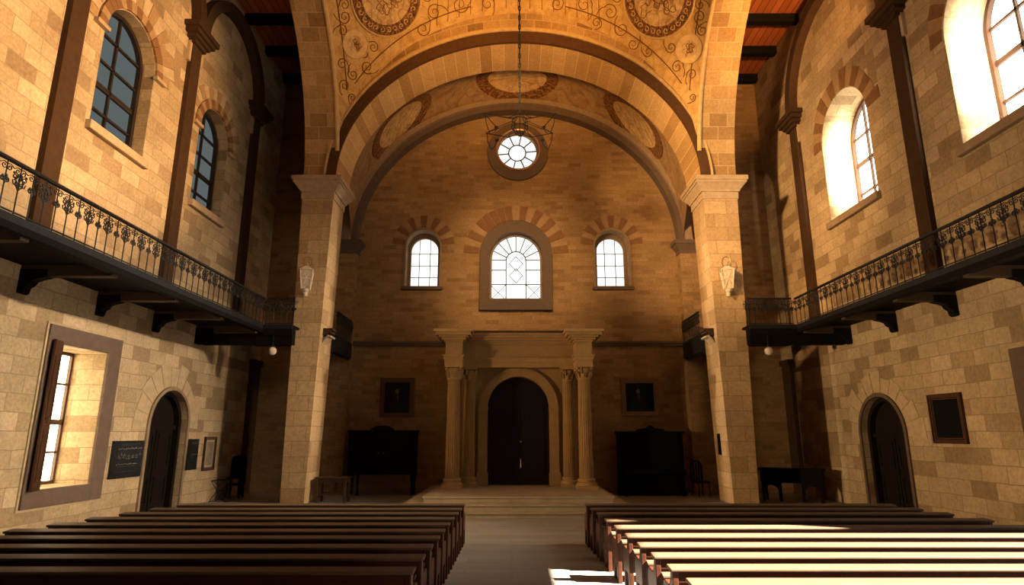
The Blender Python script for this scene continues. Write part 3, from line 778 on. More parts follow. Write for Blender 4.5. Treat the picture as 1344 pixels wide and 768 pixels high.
# ------------------------------------------------------------------ low windows
def low_window(num, side, R_, label, shutter):
    mp = MAPS[side]; a0, a1, z0, z1 = R_
    o = thing('window_%d' % num, label, 'window', mp((a0 + a1) / 2, z0, 0), kind='structure')
    b = MB(); b.ring(rect(a0 - .42, a1 + .45, z0 - .36, z1 + .38), rect(a0, a1, z0, z1), mp, -.07, .0); rel(b, 'surround', M['frame_stone'], o, bevel=.015)
    b = MB(); b.ring(rect(a0 - .47, a1 + .50, z0 - .41, z1 + .43), rect(a0 - .42, a1 + .45, z0 - .36, z1 + .38), mp, -.03, .0); rel(b, 'edge_bead', M['cap_stone'], o)
    dp = .80
    b = MB(); b.ring(rect(a0 - .01, a1 + .01, z0 - .01, z1 + .01), rect(a0 + .06, a1 - .06, z0 + .08, z1 - .08), mp, dp - .03, dp + .04)
    zm = z0 + (z1 - z0) * .46
    b.prism(rect(a0, a1, zm - .06, zm + .06), mp, dp - .03, dp + .04)
    am = (a0 + a1) / 2
    b.prism(rect(am - .05, am + .05, z0, z1), mp, dp - .03, dp + .04)
    for z in (z0 + .7, z0 + (z1 - z0) * .75): b.prism(rect(a0, a1, z - .025, z + .025), mp, dp - .02, dp + .04)
    rel(b, 'sash', M['frame_wood'], o)
    rel(pane_poly(mp, rect(a0, a1, z0, z1), dp + .06), 'pane', M['glass_low'], o)
    if shutter:
        # leaf hinged on the near jamb, folded back into the room
        s = MB(); L = .40; ang = math.radians(163)
        ca, sa = math.cos(ang), math.sin(ang)
        def sm(p, z, q):  # p along leaf from hinge, q thickness
            along = a0 + .02 + p * ca - q * sa
            inn = -.07 - p * sa - q * ca
            return mp(along, z, inn)
        s.prism(rect(0, L, z0 - .02, z1 + .06), sm, 0, .05)
        so = rel(s, 'shutter', M['shutter'], o, bevel=.008)
        s = MB()
        for zz0, zz1 in ((z0 + .15, z0 + 1.2), (z0 + 1.4, z0 + 2.7)):
            s.ring(rect(.07, L - .07, zz0, zz1), rect(.11, L - .11, zz0 + .04, zz1 - .04), sm, -.015, .065)
        s2 = rel(s, 'shutter_panels', M['shutter'], o, weld=False); s2.parent = so; s2.location = (0, 0, 0)
        h = MB(); h.tube([sm(L - .05, z0 + 1.45, -.0), sm(L - .05, z0 + 1.45, -.06), sm(L - .05, z0 + 1.30, -.06), sm(L - .05, z0 + 1.30, 0)], .012, 6)
        h2 = rel(h, 'shutter_handle', M['brass'], o); h2.parent = so; h2.location = (0, 0, 0)
    return o
low_window(9, 'L', LLOW, 'low rectangular window with a stone surround and open shutter', True)
low_window(10, 'R', RLOW, 'low window with a brown stone surround cut by the right edge of view', False)

# ------------------------------------------------------------------ side doors
def side_door(num, side, w, label, panel_fan):
    mp = MAPS[side]; a = w['a']; hf = w['half']; zs = w['zs']
    o = thing('door_%d' % num, label, 'door', mp(a, 0, 0), kind='structure')
    b = MB(); b.prism(arch(a, hf, 0.03, zs), mp, .32, .42); leaf = rel(b, 'door_leaf', M['door_wood'], o)
    b = MB(); b.ring(arch(a, hf + .10, 0.02, zs), arch(a, hf, 0.02, zs), mp, -.05, .0); rel(b, 'surround', M['frame_stone'] if side == 'R' else M['sill_stone'], o)
    b = MB(); b.ring(arch(a, hf - .001, 0.03, zs), arch(a, hf - .13, 0.03, zs), mp, .16, .32); rel(b, 'frame', M['door_wood'], o)
    b = MB(); b.prism(rect(a - hf + .1, a + hf - .1, zs - .12, zs), mp, .24, .34); rel(b, 'transom', M['door_wood'], o)
    b = MB(); b.prism(rect(a - .025, a + .025, 0.03, zs - .12), mp, .29, .33)
    for s in (-1, 1):
        for z0, z1 in ((.2, .95), (1.15, zs - .25)):
            x0, x1 = sorted((a + s * .12, a + s * (hf - .22)))
            b.ring(rect(x0, x1, z0, z1), rect(x0 + .05, x1 - .05, z0 + .05, z1 - .05), mp, .295, .33)
    rel(b, 'panels', M['door_wood'], o, weld=False)
    y = a - hf + .2
    b = MB(); b.tube([mp(y, 1.28, .30), mp(y, 1.28, .23), mp(y, 1.04, .23), mp(y, 1.04, .30)], .014, 6); rel(b, 'handle', M['brass'], o)
    fan(mp, a, zs, hf + .13, hf + .66, 11, math.radians(-4), math.radians(184), o, gap=.07, d=-.015, mats=('fan_c', 'fan_c'), rr=.25)
    return o
side_door(1, 'L', LD, 'dark arched door in the left wall between two black notice boards', True)
side_door(2, 'R', RD, 'dark arched door in the right wall beside the framed picture', False)

# ------------------------------------------------------------------ portal and platform
t = thing('stone_platform', 'three-stepped stone platform in front of the portal', 'platform', (CX - .05, 17.5, 0))
def rounded(x0, x1, y0, y1, r, n=8):
    p = [(x0, y1), (x0, y0 + r)]
    p += [(x0 + r - r * math.cos(PI / 2 * i / n), y0 + r - r * math.sin(PI / 2 * i / n)) for i in range(1, n + 1)]
    p += [(x1 - r + r * math.sin(PI / 2 * i / n), y0 + r - r * math.cos(PI / 2 * i / n)) for i in range(n + 1)]
    p += [(x1, y1)]
    return p
up = lambda a, z, d: (a, z, d)
for x0, x1, y0, z0, z1, r, nm in ((-3.0, 3.2, 16.6, 0, .13, .5, 'lower_step'), (-2.9, 3.1, 17.0, .13, .28, .45, 'middle_step'), (-2.42, 2.78, 17.55, .28, .43, .02, 'top_step')):
    b = MB(); b.prism(rounded(x0, x1, y0, YB - .02, r), up, z0, z1 - .04)
    b.prism(rounded(x0 - .03, x1 + .03, y0 - .04, YB - .02, r), up, z1 - .04, z1)
    rel(b, nm, M['step'], t, weld=False)
PZ = .43
t = thing('stone_portal', 'classical stone portal with four fluted columns around the dark door', 'portal', (CX, 21.2, PZ))
PX = CX
# backing wall with arched opening
dh, dz = 1.06, 2.98     # half width, spring
def mP(a, z, d): return (a, 21.2 + d, z)
op = arch(PX, dh, PZ + .002, dz)
b = MB()
lp = [(PX - 1.95, PZ)] + [(PX - 1.95, 4.35)] + [(PX - 1.95 + 3.9 * i / 20, 4.35) for i in range(1, 20)] + [(PX + 1.95, 4.35), (PX + 1.95, PZ)]
inn = arch(PX, dh, PZ, dz, n=20)
b.ring(lp, inn, mP, 0, YB - 21.2 - .02, closed=False)
rel(b, 'portal_wall', M['portal'], t)
b = MB(); b.ring(arch(PX, dh + .30, PZ, dz), arch(PX, dh, PZ, dz), mP, -.09, .02, closed=False)
b.ring(arch(PX, dh + .30, PZ, dz), arch(PX, dh + .22, PZ, dz), mP, -.13, .02, closed=False)
for s in (-1, 1):
    xc = PX + s * (dh + .15)
    b.box(xc - .19, xc + .19, 21.2 - .15, 21.22, PZ, PZ + .42)
    b.box(xc - .18, xc + .18, 21.2 - .14, 21.22, dz - .06, dz + .04)
rel(b, 'arch_surround', M['portal'], t, weld=False)
def column(x, y, r):
    c = thing('column', None, None, (x - t.location.x, y - t.location.y, 0)); c.parent = t
    z0, z1 = 0.0, 4.30 - PZ
    b = MB(); b.box(-r * 1.45, r * 1.45, -r * 1.45, r * 1.45, z0, z0 + .09)
    b.lathe([(r * 1.40, .09), (r * 1.46, .13), (r * 1.40, .18), (r * 1.20, .20), (r * 1.18, .23), (r * 1.28, .26), (r * 1.22, .30), (r * 1.05, .32)], (0, 0, 0), 28)
    b.build('base', M['portal'], c, smooth=True, weld=False)
    nfl = 20; nn = nfl * 6
    def rf(i, a): return 1 - .13 * max(0, math.sin(a * nfl)) ** .7
    prof = []
    for i in range(11):
        f = i / 10; prof.append((r * (1.0 - .14 * f ** 1.6), .32 + (z1 - .45 - .32) * f))
    b = MB(); b.lathe(prof, (0, 0, 0), nn, rfun=rf); b.build('shaft', M['portal'], c)
    b = MB(); cz = z1 - .45
    b.lathe([(r * .92, cz), (r * .98, cz + .03), (r * .90, cz + .05), (r * .92, cz + .2), (r * 1.15, cz + .36)], (0, 0, 0), 24)
    for tier, (zz, nl, ro, hh) in enumerate(((cz + .05, 8, .93, .18), (cz + .18, 8, 1.0, .18))):
        for k in range(nl):
            a = 2 * PI * (k + .5 * tier) / nl; ca, sa = math.cos(a), math.sin(a)
            pts = [(ca * r * ro, sa * r * ro, zz), (ca * r * (ro + .12), sa * r * (ro + .12), zz + hh * .6), (ca * r * (ro + .30), sa * r * (ro + .30), zz + hh * .95), (ca * r * (ro + .42), sa * r * (ro + .42), zz + hh * .8)]
            b.tube(pts, [.05, .06, .045, .02], 6, flat=.5)
    for k in range(4):
        a = PI / 4 + k * PI / 2; ca, sa = math.cos(a), math.sin(a)
        b.blob((ca * r * 1.42, sa * r * 1.42, cz + .34), .05, .05, .05)
    b.box(-r * 1.3, r * 1.3, -r * 1.3, r * 1.3, cz + .38, cz + .45)
    b.build('capital', M['portal'], c, smooth=True, weld=False)
    return c
column(PX - 2.12, 20.15, .225); column(PX + 2.14, 20.15, .225)
column(PX - 1.66, 20.86, .205); column(PX + 1.68, 20.86, .205)
# entablature
b = MB(); x0, x1 = PX - 1.95, PX + 1.95
yb = YB - .02
b.box(x0, x1, 20.62, yb, 4.30, 4.46); b.box(x0, x1, 20.58, yb, 4.46, 4.58); b.box(x0 - .02, x1 + .02, 20.54, yb, 4.58, 4.63)
b.box(x0, x1, 20.64, yb, 4.63, 5.06)
for e, z0, z1 in ((.04, 5.06, 5.12), (.10, 5.12, 5.19), (.2, 5.19, 5.26), (.30, 5.26, 5.36), (.34, 5.36, 5.42)):
    b.box(x0, x1, 20.62 - e, yb, z0, z1)
rel(b, 'entablature', M['portal'], t, weld=False)
b = MB(); b.box(x0 - .1, x1 + .1, 20.9, yb, 5.42, 5.60); rel(b, 'blocking_course', M['frame_stone'], t)
for s in (-1, 1):
    xc = PX + s * 2.13; b = MB()
    b.box(xc - .29, xc + .29, 19.88, yb, 4.30, 4.46); b.box(xc - .32, xc + .32, 19.85, yb, 4.46, 4.58); b.box(xc - .35, xc + .35, 19.82, yb, 4.58, 4.64)
    b.box(xc - .27, xc + .27, 19.90, yb, 4.64, 5.06)
    for e, z0, z1 in ((.04, 5.06, 5.12), (.12, 5.12, 5.19), (.2, 5.19, 5.25), (.30, 5.25, 5.36), (.36, 5.36, 5.44)):
        b.box(xc - .27 - e, xc + .27 + e, 19.88 - e, yb, z0, z1)
    rel(b, 'entablature_block', M['portal'], t, weld=False)
# door in the portal
o = thing('door_3', 'tall dark arched double door inside the stone portal', 'door', (PX, 21.6, PZ), kind='structure')
b = MB(); b.prism(arch(PX, dh - .002, PZ + .01, dz), mP, .34, .46); rel(b, 'door_leaf', M['door_wood'], o)
b = MB(); b.prism(rect(PX - .03, PX + .03, PZ + .01, dz + dh - .05), mP, .30, .35)
for s in (-1, 1):
    for z0, z1 in ((PZ + .2, PZ + .9), (PZ + 1.05, PZ + 1.8), (PZ + 1.95, dz)):
        xa, xb_ = sorted((PX + s * .14, PX + s * (dh - .16)))
        b.ring(rect(xa, xb_, z0, z1), rect(xa + .06, xb_ - .06, z0 + .06, z1 - .06), mP, .31, .35)
rel(b, 'panels', M['door_wood'], o, weld=False)
b = MB(); b.blob((PX + .08, 21.2 + .27, PZ + 1.42), .04, .04, .04); rel(b, 'knob', M['brass'], o, smooth=True)
b = MB(); b.tube([(PX + .08, 21.5, PZ + .85), (PX + .08, 21.44, PZ + .83), (PX + .08, 21.44, PZ + .58), (PX + .08, 21.5, PZ + .56)], .015, 6); rel(b, 'handle', M['brass'], o)

# ------------------------------------------------------------------ balconies
ZD0, ZD1, ZR = 5.33, 5.44, 6.24
def spiral(cx, cz, r, turns, start, sgn, y=0., n=14):
    return [(cx + sgn * r * (1 - .75 * i / n) * math.cos(start + turns * 2 * PI * i / n), y, cz + r * (1 - .75 * i / n) * math.sin(start + turns * 2 * PI * i / n)) for i in range(n + 1)]
def baluster_mesh(big):
    b = MB(); rnd = random.Random(3 if big else 4)
    b.tube([(0, 0, 0), (0, 0, .80)], .011, 6)
    for s in (-1, 1):
        b.tube(spiral(s * .055, .70, .05, 1.1, PI if True else 0, s), .009, 5)
        b.tube([(0, 0, .74), (s * .06, 0, .76), (s * .135, 0, .72)], .009, 5)
        b.tube(spiral(s * .04, .50, .045, 1.0, -PI / 2, s), .010, 5)
    k = 9 if big else 5
    for i in range(k):
        a = 2 * PI * i / k; R = .075 if big else .04
        cz = .55 if big else .50
        b.blob((R * math.cos(a) * 1.0, .012 * math.sin(3 * a), cz + R * math.sin(a) * 1.25), .026, .012, .032, 6, 4)
    if big:
        for s in (-1, 1):
            b.tube(spiral(s * .10, .60, .055, 1.2, -PI / 2, -s), .010, 5)
            b.tube([(0, 0, .40), (s * .05, 0, .46), (s * .11, 0, .48), (s * .13, 0, .54)], .010, 5)
            b.blob((s * .12, 0, .66), .03, .012, .022, 6, 4)
        b.blob((0, 0, .58), .03, .02, .04, 6, 4)
    return b
proto = {}
for k in (0, 1):
    b = baluster_mesh(k); me_o = b.build('baluster', M['iron']); proto[k] = me_o.data; bpy.data.objects.remove(me_o)
def add_baluster(parent, loc, rz, k):
    o = bpy.data.objects.new('baluster', proto[k]); COL.objects.link(o); o.parent = parent; o.location = loc; o.rotation_euler = (0, 0, rz)
def rail_run(parent, p, q, off, spacing=.27, k0=0):
    p, q = Vector(p), Vector(q); L = (q - p).length; n = max(2, round(L / spacing)); rz = math.atan2(q.y - p.y, q.x - p.x)
    for i in range(n + 1):
        c = p + (q - p) * i / n
        add_baluster(parent, (c.x - off[0], c.y - off[1], ZD1 - off[2]), rz, (i + k0) % 2)
    d = (q - p).normalized(); nn = Vector((-d.y, d.x, 0)) * .035
    for z0, z1, f, nm in ((ZR, ZR + .05, 1., 'handrail'), (ZD1 + .03, ZD1 + .05, .4, 'bottom_rail')):
        b = MB()
        v = [p + nn * f, q + nn * f, q - nn * f, p - nn * f]
        b.raw([(c.x, c.y, z) for z in (z0, z1) for c in v], [(0, 1, 2, 3), (7, 6, 5, 4), (0, 4, 5, 1), (1, 5, 6, 2), (2, 6, 7, 3), (3, 7, 4, 0)])
        rel(b, nm, M['iron'], parent, weld=False)
def bracket_poly(L): return [(0, 0), (0, -.48), (.07, -.50), (.12, -.46), (.14, -.36), (.22, -.31), (.26, -.24), (.36, -.20), (L, -.16), (L, 0)]
def balcony(side, y0):
    s = 1 if side == 'L' else -1; xw = XL if side == 'L' else XR
    xf = -7.77 if side == 'L' else 8.9; xe = -6.86 if side == 'L' else 7.42
    nm = 'left' if side == 'L' else 'right'; ye = 19.42
    t = thing('gallery_balcony', 'long black iron-railed balcony along the %s wall' % nm, 'balcony', (xw, (y0 + ye) / 2, ZD0), group='long side balconies')
    off = t.location
    b = MB(); b.box(min(xw, xf - s * .03), max(xw, xf - s * .03), y0, ye, ZD0 + .03, ZD1 - .005)
    b.box(min(xw, xe), max(xw, xe), ye - .62, ye, ZD0 + .03, ZD1 - .006); rel(b, 'deck', M['deck'], t, weld=False)
    b = MB()
    b.box(min(xf, xf - s * .06), max(xf, xf - s * .06), y0, ye - .62, ZD0 - .02, ZD1)
    b.box(min(xf, xe), max(xf, xe), ye - .66, ye - .60, ZD0 - .02, ZD1)
    rel(b, 'fascia', M['fascia'], t, weld=False)
    b = MB(); b.box(min(xf, xf - s * .2) - .0, max(xf, xf - s * .2), y0, ye - .62, ZD0 - .14, ZD0 - .02)
    b.box(min(xw, xe), max(xw, xe), ye - .58, ye - .3, ZD0 - .50, ZD0 + .02); b.box(min(xf, xe), max(xf, xe), ye - .64, ye - .58, ZD0 - .22, ZD0 - .02)
    rel(b, 'edge_beam', M['deck'], t, weld=False)
    ys = [y for y in (9.4, 11.7, 14.0, 16.3, 18.55) if y > y0 + .1]
    for y in ys:
        b = MB(); b.box(min(xw, xf - s * .1), max(xw, xf - s * .1), y - .09, y + .09, ZD0 - .20, ZD0 + .03)
        j = rel(b, 'joist', M['joist'], t, bevel=.015)
        b = MB(); L = .55
        b.prism(bracket_poly(L), lambda a, z, d: (xw + s * a, y + d, ZD0 - .05 + z), -.10, .10); rel(b, 'bracket', M['deck'], t, bevel=.012)
    for yy in (y0 + .6 + 2.3 * k for k in range(6)):
        pass
    rail_run(t, (xf - s * .03, y0 + .1, 0), (xf - s * .03, ye - .63, 0), off)
    rail_run(t, (xf + s * .1, ye - .63, 0), (xe, ye - .63, 0), off, spacing=.2)
    b = MB(); b.tube([(xe, ye - .63, ZD1), (xe, ye - .63, ZR + .08)], .025, 8); rel(b, 'end_post', M['iron'], t)
    return t
balcony('L', 7.0); balcony('R', 8.5)
def rear_balcony(side):
    s = 1 if side == 'L' else -1; xw = XL if side == 'L' else XR
    xf = -6.08 if side == 'L' else 6.5; nm = 'left' if side == 'L' else 'right'
    y0, y1 = PB + .02, YB - .47
    t = thing('rear_balcony', 'short black balcony half hidden behind the %s pier' % nm, 'balcony', (xf, (y0 + y1) / 2, ZD0), group='short balconies behind the piers')
    xo = xw + s * .01
    b = MB(); b.box(min(xo, xf - s * .05), max(xo, xf - s * .05), y0, y1, ZD0 + .02, ZD1 - .01); rel(b, 'deck', M['deck'], t)
    b = MB(); b.box(min(xf, xf - s * .06), max(xf, xf - s * .06), y0, y1, ZD0 - .45, ZD1)
    b.box(min(xf - s * .2, xf - s * .06), max(xf - s * .2, xf - s * .06), y0, y1, ZD0 - .5, ZD0 + .02); rel(b, 'fascia', M['fascia'], t, weld=False)
    rail_run(t, (xf - s * .03, y0 + .05, 0), (xf - s * .03, y1 - .03, 0), t.location, spacing=.16)
    b = MB(); b.prism(bracket_poly(.7), lambda a, z, d: (xf - s * 1.0 + s * a, y1 - .3 + d, ZD0 - .02 + z), -.1, .1); rel(b, 'bracket', M['deck'], t)
    return t
rear_balcony('L'); rear_balcony('R')

# ------------------------------------------------------------------ things on the piers
def lantern(x, y, z, rz, lb):
    t = thing('wall_lantern', lb, 'lantern', (x, y, z), rz, group='lanterns on the piers')
    b = MB(); b.box(-.06, .06, .24, .30, -.42, -.18); b.tube([(0, .27, -.3), (0, .12, -.36), (0, 0, -.30)], .02, 6); b.tube([(0, .27, .55), (0, .14, .66), (0, 0, .62)], .016, 6)
    b.build('bracket', M['lantern_metal'], t, smooth=True)
    b = MB(); w0, w1 = .13, .20
    b.frustum(-w0 + .02, w0 - .02, -w0 + .02, w0 - .02, -.22, -w1 + .02, w1 - .02, -w1 + .02, w1 - .02, .36)
    b.build('glass', M['lantern_glass'], t)
    b = MB()
    for sx in (-1, 1):
        for sy in (-1, 1): b.tube([(sx * w0, sy * w0, -.24), (sx * w1, sy * w1, .38)], .018, 6)
    for zz, ww in ((-.24, w0), (.38, w1), (.07, (w0 + w1) / 2)):
        c = [(-ww, -ww, zz), (ww, -ww, zz), (ww, ww, zz), (-ww, ww, zz)]
        for i in range(4): b.tube([c[i], c[(i + 1) % 4]], .015, 6)
    for sx in (-1, 1):
        b.tube([(sx * .10, -w0 - .02, -.2), (0, -(w0 + w1) / 2, .08), (sx * .12, -w1, .34)], .010, 5)
    b.frustum(-w1, w1, -w1, w1, .38, -.06, .06, -.06, .06, .52)
    b.build('cage', M['lantern_metal'], t, weld=False)
    b = MB(); b.tube([(.13 * math.cos(2 * PI * i / 20), 0, .66 + .19 * math.sin(2 * PI * i / 20)) for i in range(20)], .014, 6, closed=True); b.build('hoop', M['brass'], t)
    b = MB(); b.lathe([(.13, -.25), (.10, -.32), (.04, -.36), (.06, -.40), (.015, -.48)], (0, 0, 0), 12); b.build('finial', M['lantern_metal'], t, smooth=True)
lantern(-6.72, PF - .30, 6.95, .25, 'pale framed lantern hung on the front of the left pier')
lantern(7.05, PF - .30, 6.95, -.25, 'pale framed lantern hung on the front of the right pier')
def corbel(x, s, lb):
    t = thing('carved_corbel', lb, 'corbel', (x, 20.1, 5.25), group='corbels on the piers')
    b = MB()
    for e, z0, z1 in ((.34, .18, .26), (.28, .10, .18), (.20, .02, .10)): b.box(*sorted((0, s * e)), -.24, .24, z0, z1)
    b.build('shelf', M['brown_strip'], t, weld=False)
    b = MB()
    for k in range(5):
        yy = -.2 + .1 * k
        b.tube([(s * .02, yy, -.22), (s * .10, yy, -.10), (s * .2, yy * 1.1, .0), (s * .27, yy * 1.1, -.03)], [.03, .05, .05, .03], 6)
        b.blob((s * .27, yy * 1.1, -.02), .04, .045, .04)
    b.build('leaf_carving', M['corbel'], t, smooth=True)
corbel(-6.25, 1, 'carved leafy corbel on the inner face of the left pier'); corbel(6.67, -1, 'carved leafy corbel on the inner face of the right pier')
b = MB(); b.box(6.70, 6.755, 20.28, 20.46, 1.45, 2.12); b.box(6.69, 6.71, 20.30, 20.44, 1.5, 2.07)
tag(b.build('pier_plaque', M['black_wood'], weld=False), 'narrow dark plaque low on the inner face of the right pier', 'plaque')
def globe(x, y, lb):
    t = thing('hanging_globe_lamp', lb, 'lamp', (x, y, ZD0 - .48), group='globe lamps under the balcony ends')
    b = MB(); b.tube([(0, 0, 0.25), (0, 0, -.10)], .015, 8); b.lathe([(.05, -.06), (.055, -.10), (.05, -.14)], (0, 0, 0), 12); b.build('stem', M['iron'], t)
    b = MB(); b.blob((0, 0, -.24), .125, .125, .13, 16, 10); b.build('globe', M['globe'], t, smooth=True)
globe(-7.42, 18.8, 'small white globe lamp under the left balcony end'); globe(7.95, 18.8, 'small white globe lamp under the right balcony end')

# ------------------------------------------------------------------ chandelier
cy = 15.0
t = thing('hanging_chandelier', 'dark wire star chandelier hanging on a long chain before the round window', 'chandelier', (.21, cy, 9.85))
ztop = ZC + math.sqrt(RS * RS - (cy - YC) ** 2) - 9.85
b = MB(); nl = 60
for i in range(nl):
    z0 = .75 + (ztop - .75) * i / nl; z1 = .75 + (ztop - .75) * (i + 1) / nl; zm = (z0 + z1) / 2; h = (z1 - z0) * .62
    b.tube([(.022 * math.cos(2 * PI * k / 8) * (1 if i % 2 else 0), .022 * math.cos(2 * PI * k / 8) * (0 if i % 2 else 1), zm + h * math.sin(2 * PI * k / 8)) for k in range(8)], .018, 5, closed=True)
b.build('chain', M['chain_iron'], t)
b = MB()
for k in range(8):
    a = 2 * PI * k / 8
    b.tube([(.03 * math.cos(a), .03 * math.sin(a), .75), (.20 * math.cos(a), .20 * math.sin(a), .52), (.22 * math.cos(a), .22 * math.sin(a), .30), (.10 * math.cos(a), .10 * math.sin(a), .12), (.02 * math.cos(a), .02 * math.sin(a), .05)], .010, 5)
for zz, r in ((.52, .20), (.30, .22), (.12, .10)): b.tube([(r * math.cos(2 * PI * i / 20), r * math.sin(2 * PI * i / 20), zz) for i in range(20)], .012, 5, closed=True)
b.build('cage_hub', M['chain_iron'], t)
b = MB(); pts = []
for k in range(12):
    a = 2 * PI * k / 12 + PI / 6; r = (1.08 if abs(math.cos(a)) > .3 else .55) if k % 2 == 0 else .62; pts.append((r * math.cos(a), r * math.sin(a), .42 if k % 2 == 0 else .30))
b.tube(pts, .013, 5, closed=True)
for k in range(12): b.tube([pts[k], (.2 * math.cos(2 * PI * k / 12 + PI / 6), .2 * math.sin(2 * PI * k / 12 + PI / 6), .5)], .009, 5)
b.build('star_frame', M['chain_iron'], t)
for k in range(6):
    a = 2 * PI * k / 6 + PI / 6; ca, sa = math.cos(a), math.sin(a)
    if abs(ca) < .5: continue
    b = MB(); b.tube([(ca * 1.05, sa * 1.05, .42), (ca * 1.02, sa * 1.02, .15), (ca * .9, sa * .9, -.12), (ca * .78, sa * .78, -.05), (ca * .72, sa * .72, .10)], .012, 5)
    b.lathe([(.02, 0), (.05, .03), (.055, .05), (.02, .06)], (ca * .72, sa * .72, .08), 10)
    b.build('candle_arm', M['chain_iron'], t)

# ------------------------------------------------------------------ pews
def pew(x0, x1, d, lb, grp):
    L = x1 - x0; hl = L / 2
    t = thing('church_pew', lb, 'pew', ((x0 + x1) / 2, d, 0), 0, grp)
    prof = [(.0, 0), (.085, 0), (.10, .28), (.34, .28), (.35, 0), (.43, 0), (.45, .50), (.42, .57), (.36, .59), (.16, .57), (.11, .66), (.09, .765), (.0, .765)]
    for s in (-1, 1):
        xx = s * (hl - .03)
        b = MB(); b.prism(prof, lambda a, z, q: (xx + q, a, z), -.03, .03); b.build('end_panel', M['pew'], t, bevel=.008)
    b = MB()
    tz, sl = .795, math.tan(math.radians(5))
    y0, y1 = -.02, .165
    v = []
    for x in (-hl - .02, hl + .02):
        for (y, dz_) in ((y0, 0), (y1, 0), (y1, -.032), (y0, -.032)): v.append((x, y, tz - .015 + (y - y0) * sl + dz_ - .015))
    b.raw(v, [(0, 1, 2, 3), (7, 6, 5, 4), (0, 4, 5, 1), (1, 5, 6, 2), (2, 6, 7, 3), (3, 7, 4, 0)])
    b.build('top_ledge', M['ledge'], t, bevel=.010)
    b = MB(); b.box(-hl + .06, hl - .06, .01, .045, .625, .765); b.build('back_rail', M['pew'], t, bevel=.006)
    b = MB()
    v = []
    for x in (-hl + .06, hl - .06):
        for (y, z) in ((-.075, .575), (.02, .600), (.02, .575), (-.075, .550)): v.append((x, y, z))
    b.raw(v, [(0, 1, 2, 3), (7, 6, 5, 4), (0, 4, 5, 1), (1, 5, 6, 2), (2, 6, 7, 3), (3, 7, 4, 0)])
    b.build('book_shelf', M['ledge'], t, bevel=.005)
    b = MB(); b.box(-hl + .06, hl - .06, .02, .045, .30, .625); b.build('back_panel', M['pew'], t)
    b = MB(); b.box(-hl + .06, hl - .06, .046, .43, .40, .44); b.build('seat', M['pew'], t, bevel=.012)
    return t
def td(tt): return (tt + 1.32 * SP) / CP
order = ['first', 'second', 'third', 'fourth', 'fifth', 'sixth', 'seventh', 'eighth', 'ninth', 'tenth']
for i, tt in enumerate((11.67, 11.0, 10.38, 9.75, 9.12, 8.5, 7.92, 7.28, 6.65, 5.99)):
    pew(-6.45 - .14 * i, -.93 - .008 * i, td(tt) + .1, 'dark shaded pew, %s row from the platform in the left block' % order[i], 'pews of the left block')
for i, tt in enumerate((11.67, 11.02, 10.36, 9.6, 8.85, 8.1, 7.4, 6.75, 6.12, 5.5)):
    pew(1.44 + .024 * i, 7.4 + .08 * i, td(tt) + .1, '%s pew, %s row from the platform in the right block' % ('reddish shaded' if i < 3 else 'sun-striped', order[i]), 'pews of the right block')

# ------------------------------------------------------------------ furniture along the end wall
def leg_prof(h, r): return [(r * .9, 0), (r * .7, h * .1), (r * .8, h * .5), (r * 1.1, h * .8), (r, h)]
t = thing('tall_cabinet', 'black tall cabinet on legs with a low arched crest, left of the portal', 'cabinet', (-4.66, 22.75, 0))
b = MB(); b.box(-1.2, 1.2, -.3, .3, .72, 2.16); b.box(-1.24, 1.24, -.34, .32, 2.16, 2.24); b.box(-1.22, 1.22, -.32, .31, .70, .78); b.build('body', M['black_wood'], t, bevel=.01, weld=False)
b = MB(); b.prism([(-.42, 2.24)] + [(.42 * -math.cos(PI * i / 14), 2.24 + .16 * math.sin(PI * i / 14)) for i in range(15)] + [(.42, 2.24)], lambda a, z, d: (a, d, z), -.3, -.22); b.build('crest', M['black_wood'], t)
for s in (-1, 1):
    b = MB(); x0, x1 = sorted((s * .03, s * 1.14)); b.box(x0, x1, -.325, -.3, .84, 2.1); b.ring(rect(x0 + .1, x1 - .1, .94, 2.0), rect(x0 + .15, x1 - .15, .99, 1.95), lambda a, z, d: (a, d, z), -.34, -.32)
    dr = b.build('door', M['black_wood'], t, weld=False)
    b = MB(); b.blob((s * .1, -.36, 1.45), .022, .022, .022); b.build('knob', M['brass'], dr, smooth=True)
    for y in (-.24, .24):
        b = MB(); b.lathe(leg_prof(.72, .06), (s * 1.12, y, 0), 10); b.build('leg', M['black_wood'], t, smooth=True)
b = MB(); b.lathe(leg_prof(.72, .05), (-.8, -.24, 0), 10); b.build('leg', M['black_wood'], t, smooth=True)

t = thing('upright_piano', 'black upright piano with a pointed crest, right of the portal', 'piano', (4.98, 22.72, 0))
b = MB(); b.box(-1.15, 1.15, -.22, .32, .12, 2.12); b.box(-1.2, 1.2, -.27, .33, 2.12, 2.2); b.box(-1.18, 1.18, -.26, .33, 0, .14); b.build('body', M['black_wood'], t, bevel=.01, weld=False)
b = MB(); b.prism([(-.55, 2.2), (-.45, 2.28), (-.2, 2.30), (0, 2.42), (.2, 2.30), (.45, 2.28), (.55, 2.2)], lambda a, z, d: (a, d, z), -.24, -.14); b.build('crest', M['black_wood'], t)
b = MB(); b.box(-1.1, 1.1, -.62, -.22, .74, .90); b.build('keyboard_lid', M['black_wood'], t, bevel=.02)
b = MB(); b.ring(rect(-1.0, 1.0, 1.05, 2.0), rect(-.93, .93, 1.12, 1.93), lambda a, z, d: (a, d, z), -.245, -.21); b.build('front_panel', M['black_wood'], t)
for s in (-1, 1):
    b = MB(); b.lathe(leg_prof(.74, .06), (s * 1.0, -.55, 0), 10); b.build('leg', M['black_wood'], t, smooth=True)

